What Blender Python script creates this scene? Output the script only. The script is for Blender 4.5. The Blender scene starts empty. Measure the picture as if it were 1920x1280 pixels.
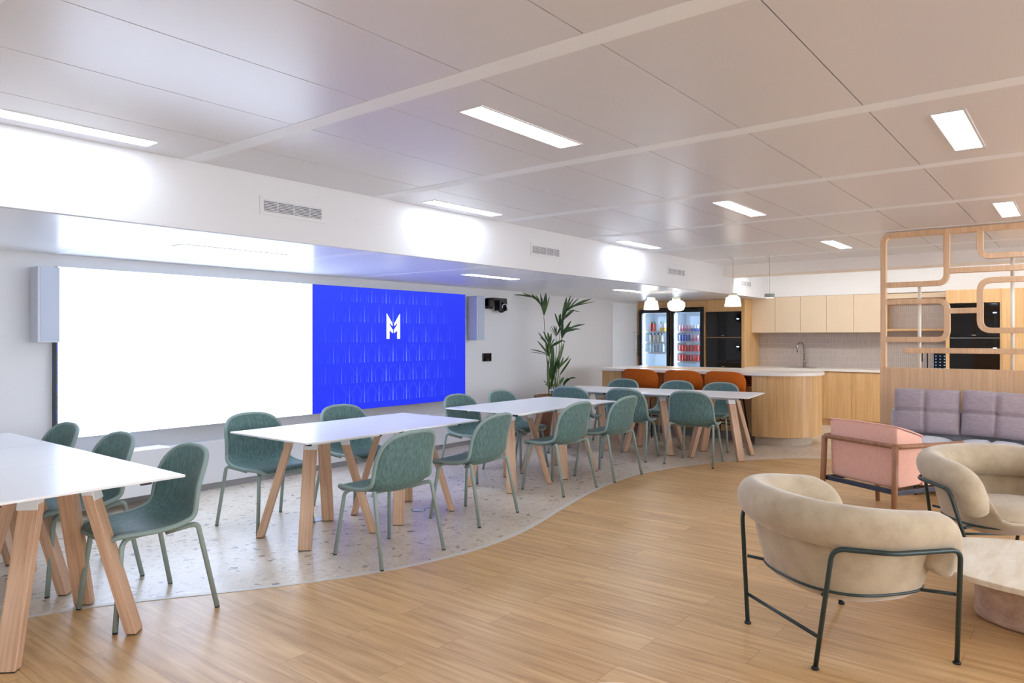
import bpy, bmesh, math, random
from mathutils import Vector, Matrix
random.seed(7)
PI = math.pi
S = bpy.context.scene
C = S.collection

# ------------------------------------------------------------------ camera
YAW = math.radians(38.6)
cam_d = bpy.data.cameras.new('camera'); cam = bpy.data.objects.new('camera', cam_d); C.objects.link(cam)
cam.location = (0, 0, 1.41)
cam.rotation_euler = (PI/2, 0, YAW - PI/2)
cam_d.sensor_width = 36.0
cam_d.lens = 1350.0/1920.0*36.0
cam_d.shift_y = -8.0/1920.0
cam_d.clip_start = 0.05; cam_d.clip_end = 100
S.camera = cam

# ------------------------------------------------------------------ world and exposure
w = bpy.data.worlds.new('world'); S.world = w; w.use_nodes = True
w.node_tree.nodes['Background'].inputs[0].default_value = (0.84, 0.92, 1.0, 1)
w.node_tree.nodes['Background'].inputs[1].default_value = 6.5
S.view_settings.view_transform = 'Standard'; S.view_settings.look = 'None'
S.view_settings.gamma = 1.0; S.view_settings.exposure = 0.82
S.view_settings.use_curve_mapping = False
S.cycles.use_denoising = True
S.cycles.max_bounces = 8; S.cycles.diffuse_bounces = 5; S.cycles.glossy_bounces = 4; S.cycles.transmission_bounces = 6
S.cycles.sample_clamp_indirect = 6.0
S.cycles.caustics_reflective = False; S.cycles.caustics_refractive = False

PANEL_E = 11.5      # ceiling panel strength
SCREEN_E = 3.2      # white half of the led wall

# ------------------------------------------------------------------ materials
def lin(c):
    return tuple(((v/255.0)/12.92 if v/255.0 <= 0.04045 else ((v/255.0+0.055)/1.055)**2.4) for v in c)

def mat(name, rgb, rough=0.5, metal=0.0, spec=0.5, emit=None, estr=0.0, sheen=0.0, trans=0.0, coat=0.0):
    m = bpy.data.materials.new(name); m.use_nodes = True
    b = m.node_tree.nodes['Principled BSDF']
    b.inputs['Base Color'].default_value = (*lin(rgb), 1)
    b.inputs['Roughness'].default_value = rough
    b.inputs['Metallic'].default_value = metal
    b.inputs['Specular IOR Level'].default_value = spec
    if emit is not None:
        b.inputs['Emission Color'].default_value = (*lin(emit), 1); b.inputs['Emission Strength'].default_value = estr
    if sheen: b.inputs['Sheen Weight'].default_value = sheen
    if trans: b.inputs['Transmission Weight'].default_value = trans
    if coat: b.inputs['Coat Weight'].default_value = coat
    return m

def emitter(name, rgb, s):
    m = bpy.data.materials.new(name); m.use_nodes = True
    n = m.node_tree.nodes; n.remove(n['Principled BSDF'])
    e = n.new('ShaderNodeEmission'); e.inputs[0].default_value = (*lin(rgb), 1); e.inputs[1].default_value = s
    m.node_tree.links.new(e.outputs[0], n['Material Output'].inputs[0])
    return m

def coords(m, scale, rot=(0,0,0), kind='Object'):
    nt = m.node_tree
    tc = nt.nodes.new('ShaderNodeTexCoord'); mp = nt.nodes.new('ShaderNodeMapping')
    mp.inputs['Scale'].default_value = scale; mp.inputs['Rotation'].default_value = rot
    nt.links.new(tc.outputs[kind], mp.inputs[0])
    return mp.outputs[0]

def noise(m, vec, scale, detail=4, rough=0.6, dist=0.0):
    n = m.node_tree.nodes.new('ShaderNodeTexNoise'); n.inputs['Scale'].default_value = scale
    n.inputs['Detail'].default_value = detail; n.inputs['Roughness'].default_value = rough; n.inputs['Distortion'].default_value = dist
    m.node_tree.links.new(vec, n.inputs['Vector']); return n.outputs['Fac']

def ramp(m, fac, stops):
    r = m.node_tree.nodes.new('ShaderNodeValToRGB'); m.node_tree.links.new(fac, r.inputs[0])
    cr = r.color_ramp
    while len(cr.elements) < len(stops): cr.elements.new(0.5)
    for e, (p, c) in zip(cr.elements, stops):
        e.position = p; e.color = (*lin(c), 1)
    return r.outputs[0]

def mixc(m, fac, a, b, mode='MIX'):
    x = m.node_tree.nodes.new('ShaderNodeMix'); x.data_type = 'RGBA'; x.blend_type = mode
    L = m.node_tree.links
    for i, v in ((0, fac), (6, a), (7, b)):
        if isinstance(v, (int, float)): x.inputs[i].default_value = v
        elif isinstance(v, tuple): x.inputs[i].default_value = (*lin(v), 1)
        else: L.new(v, x.inputs[i])
    return x.outputs[2]

def setc(m, out): m.node_tree.links.new(out, m.node_tree.nodes['Principled BSDF'].inputs['Base Color'])

def bump(m, fac, strength=0.2, dist=0.002):
    b = m.node_tree.nodes.new('ShaderNodeBump'); b.inputs['Strength'].default_value = strength; b.inputs['Distance'].default_value = dist
    m.node_tree.links.new(fac, b.inputs['Height']); m.node_tree.links.new(b.outputs[0], m.node_tree.nodes['Principled BSDF'].inputs['Normal'])

def wood(name, c1, c2, c3, scale=(14, 14, 0.9), rough=0.5, fine=0.5):
    m = mat(name, c2, rough)
    v = coords(m, scale)
    f = noise(m, v, 1.6, 6, 0.62, 0.4)
    col = ramp(m, f, [(0.28, c1), (0.5, c2), (0.74, c3)])
    v2 = coords(m, (scale[0]*5, scale[1]*5, scale[2]*2.2))
    f2 = noise(m, v2, 2.0, 3, 0.6)
    g = ramp(m, f2, [(0.3, (205, 205, 205)), (0.65, (255, 255, 255))])
    col = mixc(m, fine, col, g, 'MULTIPLY')
    setc(m, col)
    return m

M = {}
M['wall'] = mat('white_paint', (216, 215, 217), 0.75, spec=0.3)
M['wall_gloss'] = mat('white_satin_board', (232, 233, 236), 0.28)
M['ceil'] = mat('satin_metal_ceiling', (219, 219, 225), 0.31, spec=0.7)
M['ceil_band'] = mat('ceiling_band', (238, 243, 250), 0.45)
M['ceil_dark'] = mat('ceiling_gap', (165, 162, 162), 0.8)
M['diffuser'] = emitter('panel_light', (226, 239, 255), PANEL_E)
M['lightframe'] = mat('fixture_frame', (220, 220, 224), 0.4)
M['white'] = mat('white_laminate', (236, 236, 238), 0.32)
M['cast'] = mat('white_metal', (224, 226, 230), 0.35)
M['black'] = mat('black_plastic', (20, 21, 24), 0.4)
M['blackglass'] = mat('black_glass', (6, 5, 6), 0.04, spec=0.6)
M['screen_w'] = emitter('led_white', (206, 225, 255), SCREEN_E)
M['oak_leg'] = wood('oak_legs', (186, 146, 116), (212, 174, 144), (226, 194, 166), (30, 30, 1.1), 0.5, 0.6)
M['oak_v'] = wood('oak_veneer', (202, 158, 106), (218, 176, 122), (230, 192, 142), (9, 9, 0.45), 0.45)
M['oak_div'] = wood('oak_divider', (216, 176, 136), (228, 190, 150), (238, 204, 168), (9, 9, 0.45), 0.5)
M['oak_dark'] = wood('walnut_frame', (128, 84, 56), (158, 110, 78), (178, 130, 96), (20, 20, 2), 0.45)
M['beige'] = mat('beige_laminate', (224, 204, 176), 0.5)
M['stone_w'] = mat('pale_worktop', (234, 228, 222), 0.3)
M['chrome'] = mat('brushed_steel', (170, 168, 168), 0.25, metal=1.0)
M['greymetal'] = mat('grey_green_steel', (120, 142, 134), 0.42)
M['leggreen'] = mat('sage_powder_coat', (142, 158, 151), 0.42)
M['tip'] = mat('black_rubber', (22, 22, 24), 0.6)
M['armframe'] = mat('dark_green_steel', (38, 56, 56), 0.35)
M['speaker'] = mat('speaker_white', (196, 200, 212), 0.55)
M['plinth'] = mat('stone_plinth', (196, 184, 168), 0.5)
M['recess'] = mat('shadow_gap', (34, 32, 32), 0.9)

# terrazzo
m = mat('terrazzo', (214, 208, 200), 0.30); M['terrazzo'] = m
v = coords(m, (1, 1, 1))
base = ramp(m, noise(m, v, 1.4, 5, 0.6), [(0.3, (220, 204, 182)), (0.7, (243, 234, 221))])
n1 = ramp(m, noise(m, v, 26, 3, 0.5, 1.2), [(0.36, (176, 164, 150)), (0.43, (222, 216, 208)), (0.6, (222, 216, 208)), (0.68, (246, 243, 238))])
base = mixc(m, 0.65, base, n1, 'MULTIPLY')
vo = m.node_tree.nodes.new('ShaderNodeTexVoronoi'); vo.inputs['Scale'].default_value = 13; vo.inputs['Randomness'].default_value = 1
dn = m.node_tree.nodes.new('ShaderNodeTexNoise'); dn.inputs['Scale'].default_value = 14
va = m.node_tree.nodes.new('ShaderNodeVectorMath'); va.operation = 'MULTIPLY_ADD'; va.inputs[1].default_value = (0.12, 0.12, 0)
m.node_tree.links.new(v, dn.inputs['Vector']); m.node_tree.links.new(dn.outputs['Color'], va.inputs[0]); m.node_tree.links.new(v, va.inputs[2])
m.node_tree.links.new(va.outputs[0], vo.inputs['Vector'])
ck = ramp(m, vo.outputs['Distance'], [(0.20, (255, 255, 255)), (0.27, (0, 0, 0))])
sel = ramp(m, vo.outputs['Color'], [(0.36, (0, 0, 0)), (0.40, (250, 250, 250))])
ckm = mixc(m, 1.0, ck, sel, 'MULTIPLY')
hue = ramp(m, vo.outputs['Color'], [(0.40, (178, 158, 138)), (0.52, (132, 116, 104)), (0.60, (198, 180, 160)), (0.70, (120, 106, 98))])
lay = mixc(m, ckm, base, hue)
vo2 = m.node_tree.nodes.new('ShaderNodeTexVoronoi'); vo2.inputs['Scale'].default_value = 27; m.node_tree.links.new(va.outputs[0], vo2.inputs['Vector'])
ck2 = ramp(m, vo2.outputs['Distance'], [(0.22, (255, 255, 255)), (0.30, (0, 0, 0))])
se2 = ramp(m, vo2.outputs['Color'], [(0.40, (0, 0, 0)), (0.44, (225, 225, 225))])
hu2 = ramp(m, vo2.outputs['Color'], [(0.45, (176, 156, 136)), (0.55, (240, 236, 230)), (0.62, (150, 134, 120)), (0.72, (206, 190, 172))])
setc(m, mixc(m, mixc(m, 1.0, ck2, se2, 'MULTIPLY'), lay, hu2))

# plank floor: planks run along Y, 0.18 wide
m = mat('oak_planks', (196, 150, 108), 0.36); M['planks'] = m
v = coords(m, (1, 1, 1), (0, 0, PI/2))
br = m.node_tree.nodes.new('ShaderNodeTexBrick')
br.offset = 0.37; br.offset_frequency = 2
br.inputs['Color1'].default_value = (0, 0, 0, 1); br.inputs['Color2'].default_value = (1, 1, 1, 1)
br.inputs['Mortar'].default_value = (0.5, 0.5, 0.5, 1)
br.inputs['Scale'].default_value = 1.0; br.inputs['Mortar Size'].default_value = 0.0009
br.inputs['Brick Width'].default_value = 1.15; br.inputs['Row Height'].default_value = 0.18
m.node_tree.links.new(v, br.inputs['Vector'])
off = m.node_tree.nodes.new('ShaderNodeVectorMath'); off.operation = 'MULTIPLY_ADD'; off.inputs[1].default_value = (7.3, 3.1, 0)
m.node_tree.links.new(br.outputs['Color'], off.inputs[0]); m.node_tree.links.new(v, off.inputs[2])
st = m.node_tree.nodes.new('ShaderNodeMapping'); st.inputs['Scale'].default_value = (1.3, 20, 1)
m.node_tree.links.new(off.outputs[0], st.inputs[0])
g1 = noise(m, st.outputs[0], 1.3, 7, 0.64, 0.35)
col = ramp(m, g1, [(0.26, (172, 133, 90)), (0.40, (197, 157, 108)), (0.56, (215, 177, 125)), (0.76, (230, 198, 149))])
tint = ramp(m, br.outputs['Color'], [(0.0, (232, 226, 222)), (0.5, (246, 243, 240)), (1.0, (255, 255, 255))])
col = mixc(m, 0.75, col, tint, 'MULTIPLY')
col = mixc(m, br.outputs['Fac'], col, (128, 92, 64))
setc(m, col)

def fabric(name, c1, c2, scale=60, rough=0.85, sheen=0.25, stretch=(1, 1, 1), bs=0.25):
    m = mat(name, c1, rough, sheen=sheen, spec=0.2)
    v = coords(m, stretch)
    f = noise(m, v, scale, 4, 0.65)
    setc(m, ramp(m, f, [(0.32, c1), (0.68, c2)])); bump(m, f, bs, 0.002)
    return m
M['felt'] = fabric('recycled_green_felt', (70, 98, 97), (106, 134, 131), 46, 0.62, 0.1, (1.6, 1.6, 0.45), 0.15)
M['felt_rim'] = mat('green_felt_rim', (134, 154, 150), 0.6)
M['orange'] = fabric('orange_shell', (190, 92, 20), (204, 102, 26), 30, 0.6, 0.1)
M['suede'] = fabric('sand_suede', (172, 154, 128), (194, 178, 151), 9, 0.8, 0.5, (1, 1, 1), 0.1)
M['pink'] = fabric('pink_fabric', (230, 176, 158), (240, 192, 174), 40, 0.85, 0.3, (3, 3, 0.6))
M['lilac'] = fabric('lilac_fabric', (156, 144, 152), (176, 164, 170), 30, 0.85, 0.3, (0.6, 0.6, 4))
M['lilac_lit'] = fabric('lit_lilac_fabric', (182, 182, 190), (200, 200, 208), 30, 0.85, 0.3)  # sofa lilac with the light on the seat put into its colour
M['blueframe'] = mat('dark_blue_steel', (38, 46, 66), 0.45)
m = mat('travertine', (222, 206, 186), 0.4); M['trav'] = m
v = coords(m, (1.5, 7, 7), (0, 0, 0.6))
setc(m, ramp(m, noise(m, v, 2.2, 7, 0.65, 0.5), [(0.3, (216, 201, 176)), (0.5, (231, 220, 200)), (0.72, (242, 236, 222))]))
m = mat('travertine_base', (206, 182, 164), 0.5); M['trav2'] = m
v = coords(m, (6, 6, 9))
setc(m, ramp(m, noise(m, v, 1.8, 7, 0.7, 0.8), [(0.3, (182, 152, 132)), (0.5, (204, 178, 160)), (0.72, (220, 200, 184))]))
# kit-kat tile backsplash
m = mat('finger_tiles', (190, 180, 172), 0.35); M['tiles'] = m
v = coords(m, (1, 1, 1), (0, PI/2, 0))
tc = m.node_tree.nodes.new('ShaderNodeTexCoord'); sx = m.node_tree.nodes.new('ShaderNodeSeparateXYZ'); cx = m.node_tree.nodes.new('ShaderNodeCombineXYZ')
m.node_tree.links.new(tc.outputs['Object'], sx.inputs[0]); m.node_tree.links.new(sx.outputs['Z'], cx.inputs['X']); m.node_tree.links.new(sx.outputs['Y'], cx.inputs['Y'])
br = m.node_tree.nodes.new('ShaderNodeTexBrick'); br.offset = 0.0
for k, val in (('Color1', (176, 166, 160)), ('Color2', (186, 176, 169)), ('Mortar', (198, 189, 181))): br.inputs[k].default_value = (*lin(val), 1)
br.inputs['Scale'].default_value = 1; br.inputs['Mortar Size'].default_value = 0.0035; br.inputs['Brick Width'].default_value = 0.10; br.inputs['Row Height'].default_value = 0.028
m.node_tree.links.new(cx.outputs[0], br.inputs['Vector']); setc(m, br.outputs['Color'])
# foliage
m = mat('palm_green', (54, 92, 38), 0.45); M['leaf'] = m
v = coords(m, (1, 1, 1)); setc(m, ramp(m, noise(m, v, 5, 3), [(0.35, (30, 56, 24)), (0.65, (70, 104, 40))]))
M['stem'] = mat('palm_stem', (110, 128, 70), 0.5)
M['pot'] = wood('pot_wood', (120, 80, 52), (146, 102, 70), (168, 122, 88), (12, 12, 1.2), 0.5)
M['soil'] = mat('potting_soil', (50, 38, 30), 0.95)
# glass
def glass(name, rgb=(255, 255, 255), rough=0.0):
    m = bpy.data.materials.new(name); m.use_nodes = True; n = m.node_tree.nodes; n.remove(n['Principled BSDF'])
    t = n.new('ShaderNodeBsdfTransparent'); t.inputs[0].default_value = (*lin(rgb), 1)
    g = n.new('ShaderNodeBsdfGlossy'); g.inputs['Roughness'].default_value = rough
    fr = n.new('ShaderNodeFresnel'); fr.inputs[0].default_value = 1.45; mx = n.new('ShaderNodeMixShader')
    L = m.node_tree.links; L.new(fr.outputs[0], mx.inputs[0]); L.new(t.outputs[0], mx.inputs[1]); L.new(g.outputs[0], mx.inputs[2]); L.new(mx.outputs[0], n['Material Output'].inputs[0])
    return m
M['glass'] = glass('door_glass')

# ------------------------------------------------------------------ geometry helpers
def box(bm, x0, x1, y0, y1, z0, z1, mi=0):
    v = [bm.verts.new(p) for p in ((x0,y0,z0),(x1,y0,z0),(x1,y1,z0),(x0,y1,z0),(x0,y0,z1),(x1,y0,z1),(x1,y1,z1),(x0,y1,z1))]
    for q in ((3,2,1,0),(4,5,6,7),(0,1,5,4),(1,2,6,5),(2,3,7,6),(3,0,4,7)):
        f = bm.faces.new([v[i] for i in q]); f.material_index = mi
    return v

def tube(bm, pts, r, seg=10, caps=True, closed=False, mi=0):
    P = [Vector(p) for p in pts]; n = len(P)
    R = r if isinstance(r, (list, tuple)) else [r]*n
    rings = []; nrm = None
    for i, p in enumerate(P):
        if closed: t = (P[(i+1) % n]-P[i-1]).normalized()
        else: t = (P[min(i+1, n-1)]-P[max(i-1, 0)]).normalized()
        if nrm is None:
            a = Vector((0, 0, 1)) if abs(t.z) < 0.9 else Vector((1, 0, 0)); nrm = t.cross(a).normalized()
        else:
            nrm = (nrm - t*nrm.dot(t)).normalized()
        b = t.cross(nrm)
        rr = R[i] if isinstance(R[i], (list, tuple)) else (R[i], R[i])
        rings.append([bm.verts.new(p + nrm*math.cos(2*PI*k/seg)*rr[0] + b*math.sin(2*PI*k/seg)*rr[1]) for k in range(seg)])
    m_ = n if closed else n-1
    for i in range(m_):
        A, B = rings[i], rings[(i+1) % n]
        for k in range(seg):
            f = bm.faces.new((A[k], A[(k+1) % seg], B[(k+1) % seg], B[k])); f.smooth = True; f.material_index = mi
    if caps and not closed:
        bm.faces.new(rings[0][::-1]).material_index = mi; bm.faces.new(rings[-1]).material_index = mi

def lathe(bm, prof, seg=32, cx=0, cy=0, mi=0, smooth=True):
    rings = [[bm.verts.new((cx+r*math.cos(2*PI*k/seg), cy+r*math.sin(2*PI*k/seg), z)) for k in range(seg)] for r, z in prof]
    for A, B in zip(rings, rings[1:]):
        for k in range(seg):
            f = bm.faces.new((A[k], A[(k+1) % seg], B[(k+1) % seg], B[k])); f.smooth = smooth; f.material_index = mi
    bm.faces.new(rings[0][::-1]).material_index = mi; bm.faces.new(rings[-1]).material_index = mi

def prism(bm, poly, z0, z1, mi=0):
    a = [bm.verts.new((x, y, z0)) for x, y in poly]; b = [bm.verts.new((x, y, z1)) for x, y in poly]
    n = len(poly); bm.faces.new(a[::-1]).material_index = mi; bm.faces.new(b).material_index = mi
    for i in range(n): bm.faces.new((a[i], a[(i+1) % n], b[(i+1) % n], b[i])).material_index = mi

def spline(pts, n=8, closed=False):
    P = [Vector(p) for p in pts]; out = []; L = len(P)
    rng = range(L) if closed else range(L-1)
    for i in rng:
        if closed: p0, p1, p2, p3 = P[i-1], P[i], P[(i+1) % L], P[(i+2) % L]
        else: p0, p1, p2, p3 = P[max(i-1, 0)], P[i], P[i+1], P[min(i+2, L-1)]
        for k in range(n):
            t = k/n
            out.append(0.5*((2*p1)+(-p0+p2)*t+(2*p0-5*p1+4*p2-p3)*t*t+(-p0+3*p1-3*p2+p3)*t**3))
    if not closed: out.append(P[-1].copy())
    return out

def fillet(pts, r=0.05, n=6):
    P = [Vector(p) for p in pts]; out = [P[0]]
    for a, b, c in zip(P, P[1:], P[2:]):
        d1 = (a-b); d2 = (c-b); k = min(r, d1.length*0.45, d2.length*0.45)
        s = b+d1.normalized()*k; e = b+d2.normalized()*k
        for i in range(n+1):
            t = i/n; out.append(s*(1-t)**2+b*2*t*(1-t)+e*t*t)
    out.append(P[-1]); return out

def obj(name, bm, m, parent=None, bevel=0, sub=0, smooth=False, seg=2, solid=0):
    me = bpy.data.meshes.new(name); bmesh.ops.recalc_face_normals(bm, faces=bm.faces[:]); bm.to_mesh(me); bm.free()
    for x in (m if isinstance(m, (list, tuple)) else [m]): me.materials.append(x)
    o = bpy.data.objects.new(name, me); C.objects.link(o)
    if smooth:
        for p in me.polygons: p.use_smooth = True
    if solid:
        s = o.modifiers.new('solid', 'SOLIDIFY'); s.thickness = solid; s.offset = 0
    if bevel:
        b = o.modifiers.new('bevel', 'BEVEL'); b.width = bevel; b.segments = seg; b.limit_method = 'ANGLE'; b.angle_limit = math.radians(50); b.harden_normals = False
    if sub:
        s = o.modifiers.new('sub', 'SUBSURF'); s.levels = sub; s.render_levels = sub
    if parent is not None: o.parent = parent
    return o

def bx(name, d, m, parent=None, bevel=0.0, label=None, **k):
    bm = bmesh.new(); box(bm, *d); o = obj(name, bm, m, parent, bevel, **k)
    if label: o['label'] = label
    return o

def thing(name, label, cat, loc=(0,0,0), rz=0, group=None):
    o = bpy.data.objects.new(name, None); C.objects.link(o); o.empty_display_size = 0.1
    o.location = loc; o.rotation_euler = (0, 0, rz); o['label'] = label; o['category'] = cat
    if group: o['group'] = group
    return o

def tag(o, label, cat, group=None):
    o['label'] = label; o['category'] = cat
    if group: o['group'] = group
    return o

def struct(o):
    o['kind'] = 'structure'; return o

def dup(root, loc=None, rz=None, label=None, group=None):
    def rec(s, par):
        c = s.copy(); C.objects.link(c); c.parent = par
        for ch in s.children: rec(ch, c)
        return c
    r = rec(root, None)
    if loc is not None: r.location = loc
    if rz is not None: r.rotation_euler = (0, 0, rz)
    if label: r['label'] = label
    if group: r['group'] = group
    return r

# ------------------------------------------------------------------ the setting
ZC, ZL = 2.489, 2.07          # main ceiling, lowered ceiling by the screen wall
YB = 4.282                    # face of the bulkhead
XW0, XE = -4.5, 12.79
bm = bmesh.new(); box(bm, XW0, XE, -5.0, 6.65, -0.08, 0); struct(obj('floor', bm, M['planks']))
edge = [(-4.5, 4.9), (-1.5, 4.75), (0.2, 4.5), (1.20, 4.19), (1.55, 4.06), (1.86, 3.88), (2.20, 3.66), (2.63, 3.42), (3.0, 3.27), (3.32, 3.19), (3.65, 3.155), (4.0, 3.17), (4.38, 3.235), (4.75, 3.33),
        (5.17, 3.43), (5.5, 3.5), (5.85, 3.555), (6.2, 3.59), (6.6, 3.59), (7.0, 3.53), (7.35, 3.42), (7.7, 3.28), (8.0, 3.12), (8.3, 2.93), (8.6, 2.65), (8.82, 2.35), (8.98, 2.0), (9.08, 1.5), (9.1, 0.8), (9.1, -5.0)]
E2 = [tuple(p[:2]) for p in spline([(x, y, 0) for x, y in edge], 4)]
bm = bmesh.new(); prism(bm, E2 + [(XE, -5.0), (XE, 6.65), (-4.5, 6.65)], 0.0, 0.0015)
struct(obj('floor_terrazzo', bm, M['terrazzo']))
bm = bmesh.new()
L1 = []; L2 = []
for i, p in enumerate(E2):
    a = Vector(E2[max(i-1, 0)]); b = Vector(E2[min(i+1, len(E2)-1)]); t = (b-a).normalized(); n = Vector((-t.y, t.x))
    L1.append(bm.verts.new((p[0], p[1], 0.0025))); L2.append(bm.verts.new((p[0]+n.x*0.035, p[1]+n.y*0.035, 0.0025)))
for i in range(len(L1)-1): bm.faces.new((L1[i], L1[i+1], L2[i+1], L2[i]))
struct(obj('trim_1', bm, mat('pale_edging', (214, 208, 200), 0.4)))

# main ceiling of long metal panels and flush cross bands
bm = bmesh.new()
bands = [2.215+1.4825*k for k in range(-4, 6)]
seams = [0.231+0.584*k for k in range(-9, 7) if k != 0]
seams = seams+[YB]
xs = [XW0]+[b for b in bands if XW0 < b < 10.49]+[10.49]
for i in range(len(xs)-1):
    a = xs[i]+(0.055 if i else 0); b = xs[i+1]-(0.055 if i < len(xs)-2 else 0)
    for y0, y1 in zip(seams, seams[1:]):
        box(bm, a, b, y0+0.003, y1-0.003, ZC, ZC+0.012)
    if i: box(bm, xs[i]-0.055, xs[i]+0.055, -5, YB, ZC-0.002, ZC+0.03, 1)
box(bm, XW0, 10.93, -5.1, YB, ZC+0.012, ZC+0.05, 2)
box(bm, 10.93, XE, -5.1, YB, ZC+0.03, ZC+0.05, 0)
struct(obj('ceiling', bm, [M['ceil'], M['ceil_band'], M['ceil_dark']]))
bm = bmesh.new(); box(bm, XW0, XE, YB+0.05, 6.65, ZL, ZL+0.05)
for b in bands: 
    if b < 12: box(bm, b-0.05, b+0.05, YB+0.05, 6.6, ZL-0.0015, ZL, 1)
struct(obj('ceiling_low', bm, [M['wall_gloss'], mat('low_band', (240, 240, 243), 0.3)]))
struct(bx('wall_bulkhead', (XW0, 12.4, YB, YB+0.05, ZL, ZC+0.05), M['wall'], bevel=0.002))
struct(bx('wall_screen', (XW0, 8.3, 6.42, 6.65, 0, ZL), M['wall']))
struct(bx('wall_left', (8.3, XE, 6.62, 6.65, 0, ZL), M['wall']))
struct(bx('wall_kitchen', (XE, XE+0.1, -5, 6.65, 0, ZC+0.05), M['wall']))
struct(bx('wall_soffit', (12.4, XE, -5, 6.6, 2.095, ZC+0.03), mat('white_soffit', (240, 240, 240), 0.6)))
struct(bx('wall_cross_beam', (10.49, 10.93, -5, YB, 2.33, ZC+0.03), mat('beam_paint', (244, 238, 232), 0.6)))
def added_window_wall(name, axis, c, a0, a1, panes):
    # unseen wall with a row of openings added to let in fill daylight; axis 0 runs along y at x=c, axis 1 runs along x at y=c
    bm = bmesh.new(); zb, zt = 0.75, 2.35
    def B(p, q, z0, z1):
        if axis: box(bm, p, q, c-0.1, c, z0, z1)
        else: box(bm, c-0.1, c, p, q, z0, z1)
    B(a0, a1, 0, zb); B(a0, a1, zt, ZC+0.05)
    w_ = (a1-a0)/panes
    for k in range(panes+1): B(max(a0, a0+k*w_-0.09), min(a1, a0+k*w_+0.09), zb, zt)
    struct(obj(name, bm, M['wall']))
    for k in range(panes):
        p, q = a0+k*w_+0.09, a0+(k+1)*w_-0.09; bm = bmesh.new()
        for d in ((p, q, zb, zb+0.05), (p, q, zt-0.05, zt), (p, p+0.05, zb+0.05, zt-0.05), (q-0.05, q, zb+0.05, zt-0.05)):
            if axis: box(bm, d[0], d[1], c-0.08, c-0.03, d[2], d[3])
            else: box(bm, c-0.08, c-0.03, d[0], d[1], d[2], d[3])
        wo = struct(obj('added_window_%d' % (added_window_wall.n), bm, M['cast'])); added_window_wall.n += 1
        bm = bmesh.new()
        if axis: box(bm, p+0.05, q-0.05, c-0.058, c-0.052, zb+0.05, zt-0.05)
        else: box(bm, c-0.058, c-0.052, p+0.05, q-0.05, zb+0.05, zt-0.05)
        obj('pane', bm, M['glass'], wo)
added_window_wall.n = 1
struct(bx('wall_behind', (XW0-0.1, XW0, -5, 6.65, 0, ZC+0.05), M['wall']))
added_window_wall('wall_right', 1, -5.0, XW0, XE, 8)
# casing and box under the screen
bm = bmesh.new(); box(bm, XW0, 8.3, 6.33, 6.42, 0.06, 0.452); box(bm, XW0, 8.3, 6.345, 6.42, 0, 0.06, 1)
struct(obj('trim_2', bm, [M['wall_gloss'], mat('grey_kick', (150, 148, 150), 0.5)], bevel=0.002))
struct(bx('trim_3', (1.3, 2.99, 6.10, 6.33, 0.10, 0.475), M['wall_gloss'], bevel=0.003))
# flush white door beside the fridges
d = struct(bx('door_1', (11.15, 12.02, 6.605, 6.62, 0.02, 2.03), M['wall_gloss'], bevel=0.003))
bm = bmesh.new(); tube(bm, fillet([(11.9, 6.605, 1.17), (11.9, 6.55, 1.17), (11.9, 6.55, 1.5), (11.9, 6.605, 1.5)], 0.02), 0.008); obj('door_handle', bm, M['cast'], d)

# ------------------------------------------------------------------ ceiling lights
def panel_light(first=[]):
    t = thing('ceiling_light', 'x', 'ceiling light', (0, 0, 0))
    bm = bmesh.new()
    for a in ((-0.43, 0.43, -0.078, -0.066), (-0.43, 0.43, 0.066, 0.078), (-0.43, -0.42, -0.066, 0.066), (0.42, 0.43, -0.066, 0.066)):
        box(bm, *a, -0.004, 0.02)
    obj('frame', bm, M['lightframe'], t)
    bx('diffuser', (-0.42, 0.42, -0.066, 0.066, -0.0025, 0.0005), M['diffuser'], t)
    return t
vis = {(0.525, 4.42): 'large bright ceiling panel at the top right of the picture, above the lounge chairs',
       (0.525, 7.37): 'small bright ceiling panel above the slatted divider, by the right edge',
       (2.275, 2.955): 'long bright panel light in the top centre of the ceiling, nearest the camera there',
       (2.275, 5.93): 'bright panel light right of centre, halfway back in the middle ceiling row',
       (2.275, 8.92): 'farthest panel light of the middle row, just left of the divider',
       (4.08, 1.47): 'longest bright panel light, top left along the bulkhead',
       (4.08, 4.47): 'panel light along the bulkhead, above the right part of the screen wall',
       (4.08, 7.5): 'panel light along the bulkhead, beyond the middle air grille',
       (5.08, 2.955): 'panel light in the lowered ceiling right above the white half of the screen',
       (5.08, 6.01): 'panel light in the lowered ceiling past the right end of the blue screen',
       (5.08, 9.1): 'farthest panel light in the lowered ceiling, left of the pendants'}
L0 = panel_light(); placed = False
spots = []
for j, y in enumerate([0.525, 2.275, 4.08, -1.23, -2.98]):
    for i in range(-4, 7):
        x = 2.955+1.4825*i
        if (i+(j in (0, 2, 4))) % 2 == 0 and -4 < x < 10: spots.append((x, y))
for x in (-3.0, 0.0, 2.955, 6.01, 9.1): spots.append((x, 5.08))
for x, y in spots:
    lab = 'ceiling panel light out of frame'; 
    for (vy, vx), l in vis.items():
        if abs(vx-x) < 0.15 and abs(vy-y) < 0.01: lab = l; x = vx
    z = ZL if y > 5 else ZC
    if lab.endswith('frame'): lab = 'unseen ceiling panel light added for brightness, behind the camera'  # panels out of view are added to brighten the room
    g = 'recessed panel lights' if 'behind' not in lab else 'added panel lights behind the camera'
    if not placed: o = L0; o.location = (x, y, z); o['label'] = lab; o['group'] = g; placed = True
    else: dup(L0, (x, y, z), 0, lab, g)
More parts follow.
